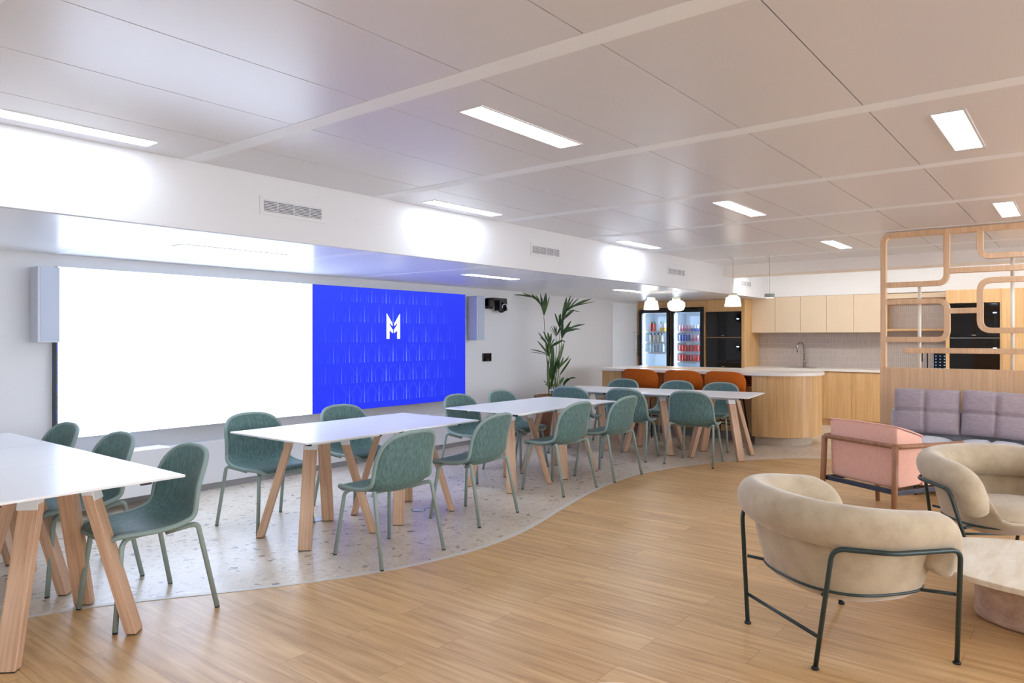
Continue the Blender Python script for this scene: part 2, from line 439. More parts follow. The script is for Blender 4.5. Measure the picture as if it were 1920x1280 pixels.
# strip light hidden by the cross beam, washing the soffit
t = thing('strip_light', 'linear light above the kitchen behind the cross beam', 'strip light', (11.02, 0, ZC))
bx('housing', (-0.03, 0.03, -4.0, 4.1, 0.0, 0.03), M['lightframe'], t)
bx('diffuser', (-0.025, 0.025, -4.0, 4.1, -0.012, 0.0), emitter('strip_glow', (250, 250, 248), 26), t)
# slot panel in low ceiling
t = thing('ceiling_grille', 'thin slotted access panel in the lowered ceiling near the screen top', 'ceiling grille', (2.94, 6.1, ZL))
bm = bmesh.new(); box(bm, -0.26, 0.26, -0.09, 0.09, -0.003, 0.01); obj('frame', bm, M['lightframe'], t)
bx('slot', (-0.24, 0.24, -0.07, 0.07, -0.005, -0.003), M['wall_gloss'], t)

# air grilles on the bulkhead
def grille(x0, x1, z0, z1, label):
    t = thing('air_grille', label, 'air vent', ((x0+x1)/2, YB, (z0+z1)/2), 0, 'air grilles along the bulkhead')
    w_, h_ = (x1-x0)/2, (z1-z0)/2
    bx('backing', (-w_, w_, -0.003, 0.0, -h_, h_), M['recess'], t)
    bm = bmesh.new()
    for a in ((-w_-.03, w_+.03, h_, h_+.025), (-w_-.03, w_+.03, -h_-.025, -h_), (-w_-.03, -w_, -h_, h_), (w_, w_+.03, -h_, h_)): box(bm, a[0], a[1], -0.006, 0, a[2], a[3])
    obj('frame', bm, M['wall'], t)
    bm = bmesh.new()
    for k in range(7):
        z = -h_+(k+0.5)*2*h_/7; box(bm, -w_, w_, -0.012, -0.002, z-0.0022, z+0.0028)
    for k in range(3): box(bm, -w_+(k+0.8)*2*w_/3.6-0.002, -w_+(k+0.8)*2*w_/3.6+0.002, -0.013, -0.002, -h_, h_)
    obj('slats', bm, M['cast'], t)
grille(2.713, 3.174, 2.252, 2.325, 'nearest and largest air grille on the bulkhead, above the white screen half')
grille(5.685, 6.145, 2.245, 2.318, 'middle air grille on the bulkhead, right of the two row lights')
grille(8.659, 9.123, 2.245, 2.315, 'third air grille on the bulkhead, above the first pendant lamps')
grille(11.19, 11.60, 2.235, 2.305, 'farthest air grille, on the brightly lit end of the bulkhead above the kitchen')

# ------------------------------------------------------------------ led screen
YS = 6.34
t = thing('led_screen', 'very wide wall screen, left part glowing white and right part blue with a white M', 'screen', (0, 0, 0))
bx('housing', (2.19, 6.964, YS+0.004, 6.42, 0.605, 1.966), mat('screen_housing', (60, 64, 74), 0.5), t)
bx('white_picture', (2.205, 4.588, YS, YS+0.004, 0.605, 1.966), M['screen_w'], t, label='white glowing half of the screen')
# blue picture with light streaks, intensity kept as a colour attribute of the displayed image
bm = bmesh.new(); cl = bm.loops.layers.float_color.new('glow')
def quad(ps, cs):
    f = bm.faces.new([bm.verts.new(p) for p in ps])
    for l, c in zip(f.loops, cs): l[cl] = (*c, 1)
B0, B1, SK = lin((50, 66, 236)), lin((64, 90, 244)), lin((110, 150, 255))
X0, X1, Z0, Z1 = 4.588, 6.964, 0.605, 1.966
quad([(X0, YS, Z0), (X1, YS, Z0), (X1, YS, Z1), (X0, YS, Z1)], [lin((44, 58, 238)), lin((40, 54, 226)), lin((50, 64, 232)), lin((54, 72, 238))])
xc = 5.712; per = 0.213; pit = 0.225
for r in range(-1, 8):
    zb = 1.966-0.02-pit*(r+0.55)
    for k in range(-9, 8):
        x = xc+(k+(0.5 if r % 2 == 0 else 0))*per
        dxn = abs(x-xc)/1.1; dz = abs(zb-1.15)/0.9
        a = max(0, 1-dxn**1.5-0.25*dz)
        if a <= 0.03 or zb < Z0-0.06: continue
        if abs(x-xc) < 0.16 and 1.33 < zb+0.1 < 1.68: continue
        for off_, wd, ln, st_ in ((0, 0.0055, 0.21, 0.95), (-0.05, 0.003, 0.13, 0.6), (0.05, 0.003, 0.13, 0.6), (-0.075, 0.002, 0.09, 0.35), (0.075, 0.002, 0.09, 0.35)):
            c1 = tuple(b+(s-b)*a*st_ for b, s in zip(B0, lin((130, 165, 255)))); z_lo = max(zb-0.02, Z0+0.005); z_hi = min(z_lo+ln, Z1-0.005)
            xx = x+off_
            if X0+0.02 < xx < X1-0.02 and z_hi > z_lo: quad([(xx-wd, YS-0.0012, z_lo), (xx+wd, YS-0.0012, z_lo), (xx+wd, YS-0.0012, z_hi), (xx-wd, YS-0.0012, z_hi)], [c1, c1, B0, B0])
        # faint chevrons
        c2 = tuple(b+(s-b)*a*0.007 for b, s in zip(B0, SK))
        for s in (-1, 1):
            zt = min(zb+0.20, Z1-0.01)
            if a > 0.4 and X0+0.14 < x < X1-0.14 and zb+0.02 > Z0 and zb+0.09 < Z1: quad([(x, YS-0.0008, zb+0.03), (x, YS-0.0008, zb+0.075), (x+s*0.1, YS-0.0008, zt), (x+s*0.1, YS-0.0008, zt-0.045)][::s], [c2]*4)
for f in bm.faces: f.normal_update()
o = None
me = bpy.data.meshes.new('blue_picture'); bm.to_mesh(me); bm.free()
mm = bpy.data.materials.new('led_blue'); mm.use_nodes = True; n = mm.node_tree.nodes; n.remove(n['Principled BSDF'])
at = n.new('ShaderNodeAttribute'); at.attribute_name = 'glow'; e = n.new('ShaderNodeEmission'); e.inputs[1].default_value = 0.68
mm.node_tree.links.new(at.outputs['Color'], e.inputs[0]); mm.node_tree.links.new(e.outputs[0], n['Material Output'].inputs[0])
me.materials.append(mm); o = bpy.data.objects.new('blue_picture', me); C.objects.link(o); o.parent = t; o['label'] = 'blue patterned half of the screen'
# letter M of two mirrored halves
bm = bmesh.new()
mx, mz, W_, H_ = 5.7145, 1.392, 0.1035, 0.297
for s in (-1, 1):
    def P(u, v): return (mx+s*W_*(1-u), YS-0.003, mz+H_*v)
    for poly in ([(0, 0), (0.41, 0), (0.41, 0.804), (0, 1)], [(0.41, 0.804), (0.86, 0.60), (0.88, 0.50), (0.41, 0.63)], [(0.41, 0.56), (0.93, 0.34), (0.93, 0.22), (0.41, 0.33)]):
        vs = [bm.verts.new(P(u, v)) for u, v in poly]; bm.faces.new(vs)
obj('letter_m', bm, emitter('led_letter', (245, 250, 255), 1.6), t)
bm = bmesh.new(); random.seed(3); z = 0.62
while z < 1.95:
    h = random.choice([0.012, 0.03, 0.06, 0.09]); box(bm, 2.193, 2.203, YS-0.002, YS+0.004, z, min(z+h, 1.96)); z += h+random.choice([0.01, 0.02, 0.05])
obj('edge_pixels', bm, mat('edge_blue', (70, 92, 160), 0.5), t)

def socket(x, y, lab):
    t = thing('floor_socket', lab, 'floor socket', (x, y, 0.0015), 0, 'floor sockets')
    bm = bmesh.new(); lathe(bm, [(0.062, 0), (0.062, 0.003), (0.055, 0.004)], 32); obj('rim', bm, M['chrome'], t)
    bm = bmesh.new(); lathe(bm, [(0.050, 0.004), (0.050, 0.0048)], 32); obj('lid', bm, M['speaker'], t)
socket(4.107, 4.255, 'round metal floor socket right of the first table pair legs'); socket(3.41, 4.64, 'round metal floor socket between the legs of the first table pair')

# ------------------------------------------------------------------ speakers, camera, wall control
def speaker(x, y0, lab, sgn):
    t = thing('wall_speaker', lab, 'speaker', (x, 6.42, 1.66), 0, 'column speakers either side of the screen')
    bx('cabinet', (-0.075, 0.078, -0.21, -0.06, -0.29, 0.29), M['speaker'], t, 0.006)
    bx('front_grille', (-0.055, 0.072, -0.214, -0.209, -0.28, 0.285), mat('speaker_mesh', (176, 184, 200), 0.5), t)
    bm = bmesh.new(); box(bm, -0.03, 0.03, -0.06, 0, 0.16, 0.2); box(bm, -0.03, 0.03, -0.06, 0, -0.2, -0.02); obj('bracket', bm, M['cast'], t)
speaker(2.095, 0, 'tall narrow white speaker left of the screen', 1)
speaker(7.12, 0, 'tall narrow white speaker right of the blue screen half', 1)
t = thing('video_camera', 'black pan and tilt camera on a wall bracket right of the screen', 'camera', (7.56, 6.42, 1.86))
bm = bmesh.new(); box(bm, -0.11, -0.01, -0.06, 0, -0.06, 0.06); box(bm, -0.11, 0.17, -0.16, -0.02, 0.055, 0.085); box(bm, -0.11, -0.04, -0.1, -0.0, -0.03, 0.08); obj('bracket', bm, M['black'], t, 0.004)
bm = bmesh.new(); box(bm, 0.02, 0.055, -0.16, -0.06, -0.085, 0.058); box(bm, 0.15, 0.18, -0.16, -0.06, -0.085, 0.058); box(bm, 0.03, 0.175, -0.16, -0.05, 0.02, 0.058); obj('yoke', bm, M['black'], t, 0.006)
bm = bmesh.new(); bmesh.ops.create_uvsphere(bm, u_segments=20, v_segments=14, radius=0.06, matrix=Matrix.Translation((0.103, -0.115, -0.055))); h = obj('camera_head', bm, M['black'], t, smooth=True)
bm = bmesh.new(); tube(bm, [(0.103, -0.16, -0.06), (0.103, -0.185, -0.065)], 0.028, 16); obj('lens', bm, M['blackglass'], h)
bm = bmesh.new(); tube(bm, [(0.103+0.055*math.cos(a), -0.175, -0.045+0.05*math.sin(a)) for a in [PI*k/8 for k in range(0, 9)]], 0.006, 6); obj('white_ring', bm, M['cast'], h, )
t = thing('wall_control', 'small square black control panel on the wall below the camera', 'wall control', (7.48, 6.42, 1.135))
bx('plate', (-0.088, 0.088, -0.02, 0, -0.055, 0.058), M['black'], t, 0.004); bx('touch_glass', (-0.078, 0.078, -0.022, -0.02, -0.046, 0.05), M['blackglass'], t)

# ------------------------------------------------------------------ tables
def table_proto():
    t = thing('square_table', 'x', 'table')
    bx('tabletop', (-0.412, 0.412, -0.447, 0.447, 0.728, 0.74), M['white'], t, 0.002)
    bm = bmesh.new()
    for s in (-1, 1): box(bm, -0.30, 0.30, s*0.31-0.022, s*0.31+0.022, 0.700, 0.728)
    box(bm, -0.20, -0.15, -0.31, 0.31, 0.698, 0.727); box(bm, 0.15, 0.20, -0.31, 0.31, 0.698, 0.727)
    ra = obj('support_rails', bm, M['cast'], t, 0.002)
    bm = bmesh.new()
    for sx in (-1, 1):
        for s in (-1, 1): box(bm, sx*0.30-0.008, sx*0.30+0.012, s*0.31-0.024, s*0.31+0.024, 0.698, 0.728)
    obj('rail_caps', bm, M['black'], ra)
    for sx in (-1, 1):
        for sy in (-1, 1):
            top = Vector((sx*0.135, sy*0.12, 0.705)); bot = Vector((sx*0.29, sy*0.26, 0.0))
            ax = (top-bot).normalized(); tan = Vector((-sy, sx, 0)).normalized(); rad = tan.cross(ax).normalized()
            def slab(z0, z1, g, name, m, par):
                bm = bmesh.new(); k0 = (z0-bot.z)/(top.z-bot.z); k1 = (z1-bot.z)/(top.z-bot.z)
                V = []
                for k, z in ((k0, z0), (k1, z1)):
                    c = bot.lerp(top, k)
                    for a, b in ((-1, -1), (1, -1), (1, 1), (-1, 1)):
                        p = c+tan*a*(0.043+g)+rad*b*(0.024+g)
                        d = (z-p.z)/ax.z; V.append(bm.verts.new(p+ax*d))
                for q in ((3,2,1,0),(4,5,6,7),(0,1,5,4),(1,2,6,5),(2,3,7,6),(3,0,4,7)): bm.faces.new([V[i] for i in q])
                o = obj(name, bm, m, par, 0.003)
                if name == 'leg':
                    mt = Matrix((rad, tan, ax)).transposed().to_4x4(); mt.translation = bot
                    o.data.transform(mt.inverted()); o.matrix_basis = mt
                else: o.data.transform(par.matrix_basis.inverted())
                return o
            lg = slab(0.006, 0.665, 0, 'leg', M['oak_leg'], t)
            slab(0.0015, 0.006, -0.003, 'foot_pad', M['tip'], lg)
            slab(0.64, 0.728, 0.002, 'leg_bracket', M['cast'], lg)
    return t
T0 = table_proto(); first = True
def put_table(x, y, rz, lab):
    global first
    g = 'white tables on splayed oak legs'
    if first: T0.location = (x, y, 0); T0.rotation_euler = (0, 0, rz); T0['label'] = lab; T0['group'] = g; first = False
    else: dup(T0, (x, y, 0), rz, lab, g)
put_table(1.305, 3.85, PI/2, 'white table filling the lower left corner, nearest the camera')
put_table(1.305, 4.68, PI/2, 'middle white table of the run at the left edge, behind the nearest one')
put_table(1.305, 5.51, PI/2, 'white table of the left run that is closest to the screen wall')
put_table(3.155, 4.30, 0, 'left white table of the pair in front of the screen, corner towards us')
put_table(3.985, 4.30, 0, 'right white table of the pair in front of the screen')
put_table(5.37, 4.32, 0, 'left white table of the second pair, right of the screen')
put_table(6.20, 4.32, 0, 'right white table of the second pair, ending beside the far long table')
a4 = math.radians(90+8)
for k, lab in ((-1, 'right end white table of the far long run, near the island drum'), (0, 'middle white table of the far long run by the bar stools'), (1, 'left end white table of the far long run, beside the palm')):
    put_table(8.105+math.cos(a4)*0.828*k, 4.21+math.sin(a4)*0.828*k, a4, lab)

# ------------------------------------------------------------------ chairs
PROF = [(0.238, 0.420), (0.236, 0.436), (0.208, 0.450), (0.14, 0.447), (0.06, 0.438), (-0.02, 0.430), (-0.09, 0.428), (-0.148, 0.442), (-0.190, 0.482), (-0.214, 0.545), (-0.228, 0.615), (-0.240, 0.675), (-0.252, 0.73), (-0.262, 0.775), (-0.268, 0.802), (-0.271, 0.815)]
HW = [0.165, 0.195, 0.215, 0.228, 0.238, 0.247, 0.252, 0.254, 0.252, 0.248, 0.244, 0.239, 0.226, 0.192, 0.140, 0.058]
LIFT = [0.0, 0.0, 0.0, 0.004, 0.012, 0.026, 0.042, 0.05, 0.042, 0.025, 0.012, 0.006, 0.002, 0, 0, 0]
FWD = [0, 0, 0, 0, 0, 0, 0.004, 0.018, 0.045, 0.062, 0.066, 0.06, 0.048, 0.03, 0.014, 0.003]
def shell_pts(scale=1.0, n=9, dz=0.0, wide=1.0):
    rows = []
    for (x, z), hw, lf, fw in zip(PROF, HW, LIFT, FWD):
        row = []
        for k in range(n):
            u = -1+2*k/(n-1); a = abs(u)**2.2
            row.append(Vector((x+fw*a, u*hw*wide, z+lf*a+dz)))
        rows.append(row)
    return rows
def shell_mesh(bm, rows):
    V = [[bm.verts.new(p) for p in r] for r in rows]
    for A, B in zip(V, V[1:]):
        for k in range(len(A)-1): bm.faces.new((A[k], A[k+1], B[k+1], B[k])).smooth = True
    return V
def chair_proto():
    t = thing('shell_chair', 'x', 'chair')
    rows = shell_pts()
    bm = bmesh.new(); shell_mesh(bm, rows); o = obj('seat_shell', bm, M['felt'], t, smooth=True, sub=1, solid=0.021)
    loop = [r[0] for r in rows]+rows[-1][1:-1]+[r[-1] for r in rows][::-1]+rows[0][1:-1][::-1]
    lp = spline(loop, 2, True)
    bm = bmesh.new(); tube(bm, lp, 0.0132, 8, closed=True); obj('shell_rim', bm, M['felt_rim'], t, smooth=True)
    for sy in (-1, 1):
        for front in (0, 1):
            if front: pts = fillet([(0.05, sy*0.13, 0.425), (0.16, sy*0.175, 0.425), (0.19, sy*0.195, 0.40), (0.235, sy*0.235, 0.008)], 0.03)
            else: pts = fillet([(-0.04, sy*0.15, 0.412), (-0.115, sy*0.215, 0.440), (-0.158, sy*0.248, 0.452), (-0.25, sy*0.272, 0.008)], 0.028, 8)
            bm = bmesh.new(); tube(bm, pts, 0.0128, 12); lg = obj('leg', bm, M['leggreen'], t, smooth=False)
            bm = bmesh.new(); e = pts[-1]; tube(bm, [(e.x, e.y, 0.0016), (e.x, e.y, 0.012)], 0.0125, 12); obj('leg_cap', bm, M['tip'], lg)
    bm = bmesh.new()
    tube(bm, [(0.05, -0.13, 0.425), (0.05, 0.13, 0.425)], 0.0105, 8); tube(bm, [(-0.05, -0.16, 0.425), (-0.05, 0.16, 0.425)], 0.0105, 8)
    tube(bm, [(0.05, -0.06, 0.425), (-0.05, -0.06, 0.425)], 0.0105, 8); tube(bm, [(0.05, 0.06, 0.425), (-0.05, 0.06, 0.425)], 0.0105, 8)
    obj('under_frame', bm, M['leggreen'], t)
    return t
C0 = chair_proto(); cfirst = True
def put_chair(x, y, deg, lab):
    global cfirst
    g = 'green shell chairs at the white tables'; rz = math.radians(deg)
    if cfirst: C0.location = (x, y, 0); C0.rotation_euler = (0, 0, rz); C0['label'] = lab; C0['group'] = g; cfirst = False
    else: dup(C0, (x, y, 0), rz, lab, g)
put_chair(1.74, 3.835, 178, 'green shell chair nearest the camera, at the corner of the left table')
put_chair(1.71, 4.63, 180, 'green shell chair second from the camera along the left table')
put_chair(1.70, 5.43, 181, 'green shell chair farthest along the left table, partly hidden by it')
put_chair(3.10, 4.83, -90, 'green shell chair beyond the first table pair, in front of the white picture')
put_chair(3.95, 4.81, -90, 'green shell chair at the screen side under the blue picture edge')
put_chair(3.17, 3.575, 91, 'green shell chair seen from behind at the near side of the first table pair')
put_chair(4.25, 3.79, 97, 'green shell chair turned slightly at the right end of the first table pair')
put_chair(5.43, 4.81, -90, 'green shell chair on the far side of the second pair, by the screen corner')
put_chair(6.13, 4.82, -90, 'green shell chair on the far side of the second pair, under the wall camera')
put_chair(5.51, 3.85, 90, 'green shell chair seen from behind at the near side of the second table pair')
put_chair(6.35, 3.83, 90, 'green shell chair at the near right end of the second table pair')
put_chair(7.60, 3.43, 6, 'green shell chair, back square to us, right end of the far long table')
put_chair(7.50, 4.18, 6, 'green shell chair with its back to us in the middle of the far long table')
put_chair(7.40, 4.88, 8, 'green shell chair with its back to us, in front of the palm')
put_chair(8.74, 3.68, 184, 'green shell chair facing us under the right orange stool back')
put_chair(8.72, 4.28, 184, 'green shell chair facing us under the middle orange stool back')
put_chair(8.64, 5.06, 184, 'green shell chair facing us left of the left orange stool')

# ------------------------------------------------------------------ bar stools
def stool_proto():
    t = thing('bar_stool', 'x', 'bar stool')
    bm = bmesh.new()
    pr = [(0.20, 0.64), (0.19, 0.655), (0.08, 0.655), (-0.06, 0.652), (-0.14, 0.675), (-0.185, 0.73), (-0.205, 0.80), (-0.22, 0.87), (-0.232, 0.925), (-0.24, 0.952), (-0.243, 0.962)]
    hw = [0.16, 0.2, 0.235, 0.25, 0.265, 0.28, 0.288, 0.285, 0.262, 0.215, 0.13]
    fw = [0, 0, 0, 0, 0.02, 0.05, 0.075, 0.075, 0.06, 0.035, 0.01]
    rows = []
    for (x, z), h, f in zip(pr, hw, fw):
        rows.append([Vector((x+f*abs(-1+k/4)**2.2, (-1+k/4)*h, z+(0.02 if 2 < len(rows) < 6 else 0)*abs(-1+k/4)**2)) for k in range(9)])
    shell_mesh(bm, rows); obj('seat_shell', bm, M['orange'], t, smooth=True, sub=1, solid=0.014)
    for sx in (-1, 1):
        for sy in (-1, 1):
            bm = bmesh.new(); tube(bm, [(sx*0.12, sy*0.14, 0.64), (sx*0.20-0.01, sy*0.215, 0.0016)], 0.0095, 10); obj('leg', bm, M['black'], t)
    bm = bmesh.new(); q = [(0.162, 0.182, 0.27), (0.162, -0.182, 0.27), (-0.172, -0.182, 0.27), (-0.172, 0.182, 0.27)]
    for a, b in zip(q, q[1:]+q[:1]): tube(bm, [a, b], 0.008, 8)
    obj('foot_rest', bm, M['black'], t)
    return t
B0_ = stool_proto(); B0_.location = (9.32, 4.98, 0); B0_.rotation_euler = (0, 0, 0); tag(B0_, 'orange bar stool at the left of the island', 'bar stool', 'orange bar stools at the island')
dup(B0_, (9.33, 4.33, 0), 0, 'middle orange bar stool at the island', 'orange bar stools at the island')
dup(B0_, (9.34, 3.74, 0), 0, 'orange bar stool at the right, nearest the rounded island end', 'orange bar stools at the island')

# ------------------------------------------------------------------ island
t = thing('kitchen_island', 'long pale wood island with a stone top and a rounded right end', 'island', (0, 0, 0))
def stad(x0, x1, yc, yl, r=None, n=24):
    r = (x1-x0)/2; xc_ = (x0+x1)/2
    return [(x1, yl), (x0, yl)][::1] + [(xc_+r*math.cos(a), yc+r*math.sin(a)) for a in [PI+PI*k/n for k in range(n+1)]]
bm = bmesh.new(); prism(bm, stad(9.27, 10.53, 3.33, 5.72), 0.91, 0.95); obj('stone_top', bm, M['stone_w'], t, 0.003)
bm = bmesh.new(); prism(bm, stad(9.30, 10.50, 3.33, 3.42), 0.12, 0.91); obj('rounded_end', bm, M['oak_v'], t)
bm = bmesh.new(); prism(bm, stad(9.42, 10.38, 3.33, 3.42), 0.0015, 0.12); obj('stone_plinth', bm, M['plinth'], t)
bx('front_panel', (9.62, 10.50, 3.42, 5.36, 0.12, 0.91), M['oak_v'], t)
bx('end_panel', (9.30, 10.50, 5.36, 5.69, 0.0015, 0.91), M['oak_v'], t, 0.002)
bx('kick_board', (9.66, 10.46, 3.42, 5.36, 0.0015, 0.12), mat('grey_kick_island', (140, 134, 130), 0.5), t)
bm = bmesh.new()
for k in range(5): box(bm, 9.605, 9.62, 3.46, 3.80, 0.76+k*0.028, 0.775+k*0.028)
vp = bx('vent_recess', (9.612, 9.62, 3.45, 3.81, 0.75, 0.89), M['recess'], t); obj('vent_slats', bm, M['oak_dark'], vp)
# inlaid pale board on the top
tag(bx('serving_board', (9.75, 10.05, 4.0, 5.3, 0.9505, 0.956), mat('pale_board', (232, 200, 150), 0.5), bevel=0.003), 'thin pale wooden board lying on the island top', 'board')

# ------------------------------------------------------------------ pendants
lampglow = emitter('opal_glow', (255, 246, 230), 3.2)
def pendant(x, y, ztop, zb, kind, label):
    t = thing('pendant_lamp', label, 'pendant lamp', (x, y, zb), 0, 'pendant lamps over the island')
    if kind == 0: prof = [(0.105, 0), (0.11, 0.006), (0.092, 0.115), (0.08, 0.13), (0.03, 0.132)]
    else: prof = [(0.07, 0), (0.105, 0.02), (0.125, 0.07), (0.12, 0.115), (0.085, 0.145), (0.03, 0.147)]
    hh = prof[-1][1]
    if kind < 2:
        bm = bmesh.new(); lathe(bm, prof, 28); obj('lamp_shade', bm, lampglow, t)
        bm = bmesh.new(); lathe(bm, [(0.058, hh), (0.058, hh+0.045), (0.02, hh+0.05)], 24); obj('lamp_cap', bm, mat('pale_cap', (214, 214, 190), 0.5), t)
        z = hh+0.05
    else:
        bm = bmesh.new(); lathe(bm, [(0.062, 0), (0.064, 0.004), (0.064, 0.05), (0.02, 0.052)], 24); obj('lamp_shade', bm, mat('sage_lamp', (150, 156, 140), 0.5), t)
        bm = bmesh.new(); lathe(bm, [(0.052, -0.003), (0.052, 0.0)], 24); obj('diffuser', bm, lampglow, t); z = 0.05
    bm = bmesh.new(); tube(bm, [(0, 0, z), (0, 0, ztop-zb)], 0.0022, 6); obj('cable', bm, mat('grey_cable', (120, 118, 114), 0.6), t)
    bm = bmesh.new(); lathe(bm, [(0.035, ztop-zb-0.012), (0.035, ztop-zb)], 20); obj('ceiling_rose', bm, M['cast'], t)
pendant(9.6, 5.03, ZL, 1.817, 0, 'leftmost glowing pendant, tapered white shade')
pendant(9.6, 4.63, ZL, 1.79, 1, 'round bulbous glowing white pendant')
pendant(9.6, 3.79, ZC, 1.832, 0, 'tapered white glowing pendant on a long cable below the bulkhead end')
pendant(9.6, 3.29, ZC, 1.935, 2, 'small grey green pendant, rightmost, against the bright soffit')

# ------------------------------------------------------------------ kitchen wall
XF = 12.1
# tall housing round fridges and ovens
t = thing('tall_housing', 'tall oak housing around the drinks fridges and ovens', 'tall cabinet', (0, 0, 0))
for y0, y1 in ((6.575, 6.62), (5.925, 5.955), (5.27, 5.305)): bx('upright', (XF, 12.78, y0, y1, 0.0015, 1.95), M['oak_v'], t)
bx('side_panel', (XF-0.01, 12.78, 4.565, 4.622, 0.0015, 2.065), M['oak_v'], t)
bx('top_panel', (XF, 12.78, 4.622, 6.62, 1.95, 2.065), M['oak_v'], t)
bm = bmesh.new(); box(bm, XF, 12.78, 4.622, 5.27, 1.858, 1.95); obj('oven_header', bm, M['oak_v'], t)
bx('lower_door', (XF, 12.78, 4.622, 5.27, 0.1, 0.868), M['oak_v'], t)
bx('middle_rail', (XF, 12.7, 4.63, 5.265, 1.402, 1.412), M['oak_v'], t)
def oven(y0, y1, z0, z1, lab):
    t = thing('built_in_oven', lab, 'oven', (XF, (y0+y1)/2, z0), 0, 'black glass ovens in oak housings')
    h = (y1-y0)/2-0.003; H = z1-z0-0.004
    bx('body', (0.005, 0.5, -h, h, 0.002, H), M['black'], t); bx('glass_front', (-0.012, 0.005, -h, h, 0.002, H), M['blackglass'], t, 0.002)
    bx('display', (-0.0135, -0.012, -h+0.03, -h+0.075, H*0.70, H*0.73), emitter('oven_display', (210, 230, 255), 2.2), t)
    bx('maker_mark', (-0.0135, -0.012, -0.02, 0.03, 0.025, 0.035), mat('mark', (150, 150, 150), 0.4), t)
    return t
oven(4.63, 5.264, 1.412, 1.855, 'upper black oven left of the sink, beside the fridge')
oven(4.63, 5.264, 0.87, 1.402, 'lower black oven left of the sink, beside the fridge')
# fridges
fr_in = mat('fridge_liner', (232, 240, 248), 0.4)
can_m = {'red': mat('can_red', (200, 52, 48), 0.3), 'blue': mat('can_blue', (70, 84, 190), 0.3), 'pinkc': mat('can_pink', (198, 120, 150), 0.3), 'teal': mat('can_teal', (170, 214, 224), 0.3),
         'silver': mat('can_silver', (216, 222, 230), 0.3), 'green': mat('cap_green', (90, 190, 100), 0.4), 'yellow': mat('bottle_yellow', (232, 196, 60), 0.35), 'rose': mat('bottle_red', (226, 96, 86), 0.35), 'cream': mat('carton_cream', (232, 230, 222), 0.4), 'navy': mat('carton_navy', (60, 72, 110), 0.4), 'water': mat('water_bottle', (200, 220, 236), 0.15)}
pale = mat('can_pale_top', (232, 236, 244), 0.3)
M['cantop'] = {'can_blue': pale, 'can_teal': mat('can_ice', (200, 226, 236), 0.3), 'can_pink': mat('can_rose_top', (226, 184, 200), 0.3), 'bottle_yellow': pale}
can_m['teal'] = mat('can_teal', (92, 104, 196), 0.3)
def fridge(y0, y1, lab, shelves):
    t = thing('drinks_fridge', lab, 'fridge', (XF, (y0+y1)/2, 0), 0, 'glass door drinks fridges')
    h = (y1-y0)/2
    bm = bmesh.new()
    for a in ((0.56, 0.58, -h, h, 0.05, 1.9), (0.03, 0.56, -h, -h+0.02, 0.05, 1.9), (0.03, 0.56, h-0.02, h, 0.05, 1.9), (0.03, 0.56, -h+0.02, h-0.02, 1.86, 1.9), (0.03, 0.56, -h+0.02, h-0.02, 0.05, 0.12)): box(bm, *a)
    obj('cabinet', bm, fr_in, t)
    bm = bmesh.new()
    for a in ((-0.04, 0.03, -h, -h+0.055, 0.1, 1.92), (-0.04, 0.03, h-0.055, h, 0.1, 1.92), (-0.04, 0.03, -h+0.055, h-0.055, 1.86, 1.92), (-0.04, 0.03, -h+0.055, h-0.055, 0.1, 0.2)): box(bm, *a)
    d = obj('door', bm, M['black'], t, 0.003)
    bx('door_glass', (-0.01, 0.0, -h+0.055, h-0.055, 0.2, 1.86), M['glass'], d)
    bm = bmesh.new(); tube(bm, fillet([(-0.04, h-0.02, 1.08), (-0.075, h-0.015, 1.08), (-0.075, h-0.015, 1.45), (-0.04, h-0.02, 1.45)], 0.02), 0.011, 8); obj('door_handle', bm, M['black'], d)
    bx('hinge_cover', (-0.04, 0.05, -h, -h+0.09, 1.92, 1.945), M['black'], t)
    led = emitter('fridge_led', (214, 234, 255), 20)
    bx('interior_light', (0.035, 0.05, h-0.075, h-0.06, 0.2, 1.84), led, t); bx('interior_light', (0.035, 0.05, -h+0.032, -h+0.046, 0.2, 1.84), led, t)
    bx('cooling_unit', (0.3, 0.55, -h+0.03, 0.08, 1.62, 1.80), mat('fan_cover', (186, 200, 212), 0.4), t)
    for z in shelves: bx('shelf', (0.05, 0.54, -h+0.025, h-0.025, z-0.03, z), mat('shelf_white', (226, 236, 244), 0.4), t)
    return t
ZSH = [1.52, 1.34, 1.155, 0.98, 0.80]
fridge(5.958, 6.572, 'left glass door fridge with cartons and bottles', [1.52, 1.325, 1.135, 0.8])
fridge(5.308, 5.922, 'right glass door fridge filled with rows of cans', ZSH)
def can_proto(cm, r=0.0235, h=0.115, name='drink_can', lab='x', cat='can', top=None):
    t = thing(name, lab, cat)
    bm = bmesh.new(); lathe(bm, [(r*0.85, 0), (r, 0.006), (r, h*0.42), (r, h*0.43), (r, h-0.012), (r*0.8, h)], 14); 
    for f in bm.faces:
        if sum(v.co.z for v in f.verts)/len(f.verts) > h*0.5: f.material_index = 1
    obj('body', bm, [cm, M['cantop'].get(cm.name, cm)], t)
    if top: bm = bmesh.new(); lathe(bm, [(r*0.45, h), (r*0.45, h+0.03), (r*0.3, h+0.032)], 10); obj('cap', bm, top, t)
    return t
def row(n, y0, dy, z, cm, lab, group, r=0.0235, h=0.115, name='drink_can', cat='can', top=None):
    p = None
    for k in range(n):
        y = y0-dy*k
        if p is None: p = can_proto(cm, r, h, name, lab, cat, top); p.location = (XF+0.1, y, z); p['group'] = group
        else: dup(p, (XF+0.1, y, z), 0, lab, group)
yl = 5.80
row(4, yl, 0.056, 1.52, can_m['pinkc'], 'pink and white can on the top shelf of the right fridge', 'pink cans, top shelf')
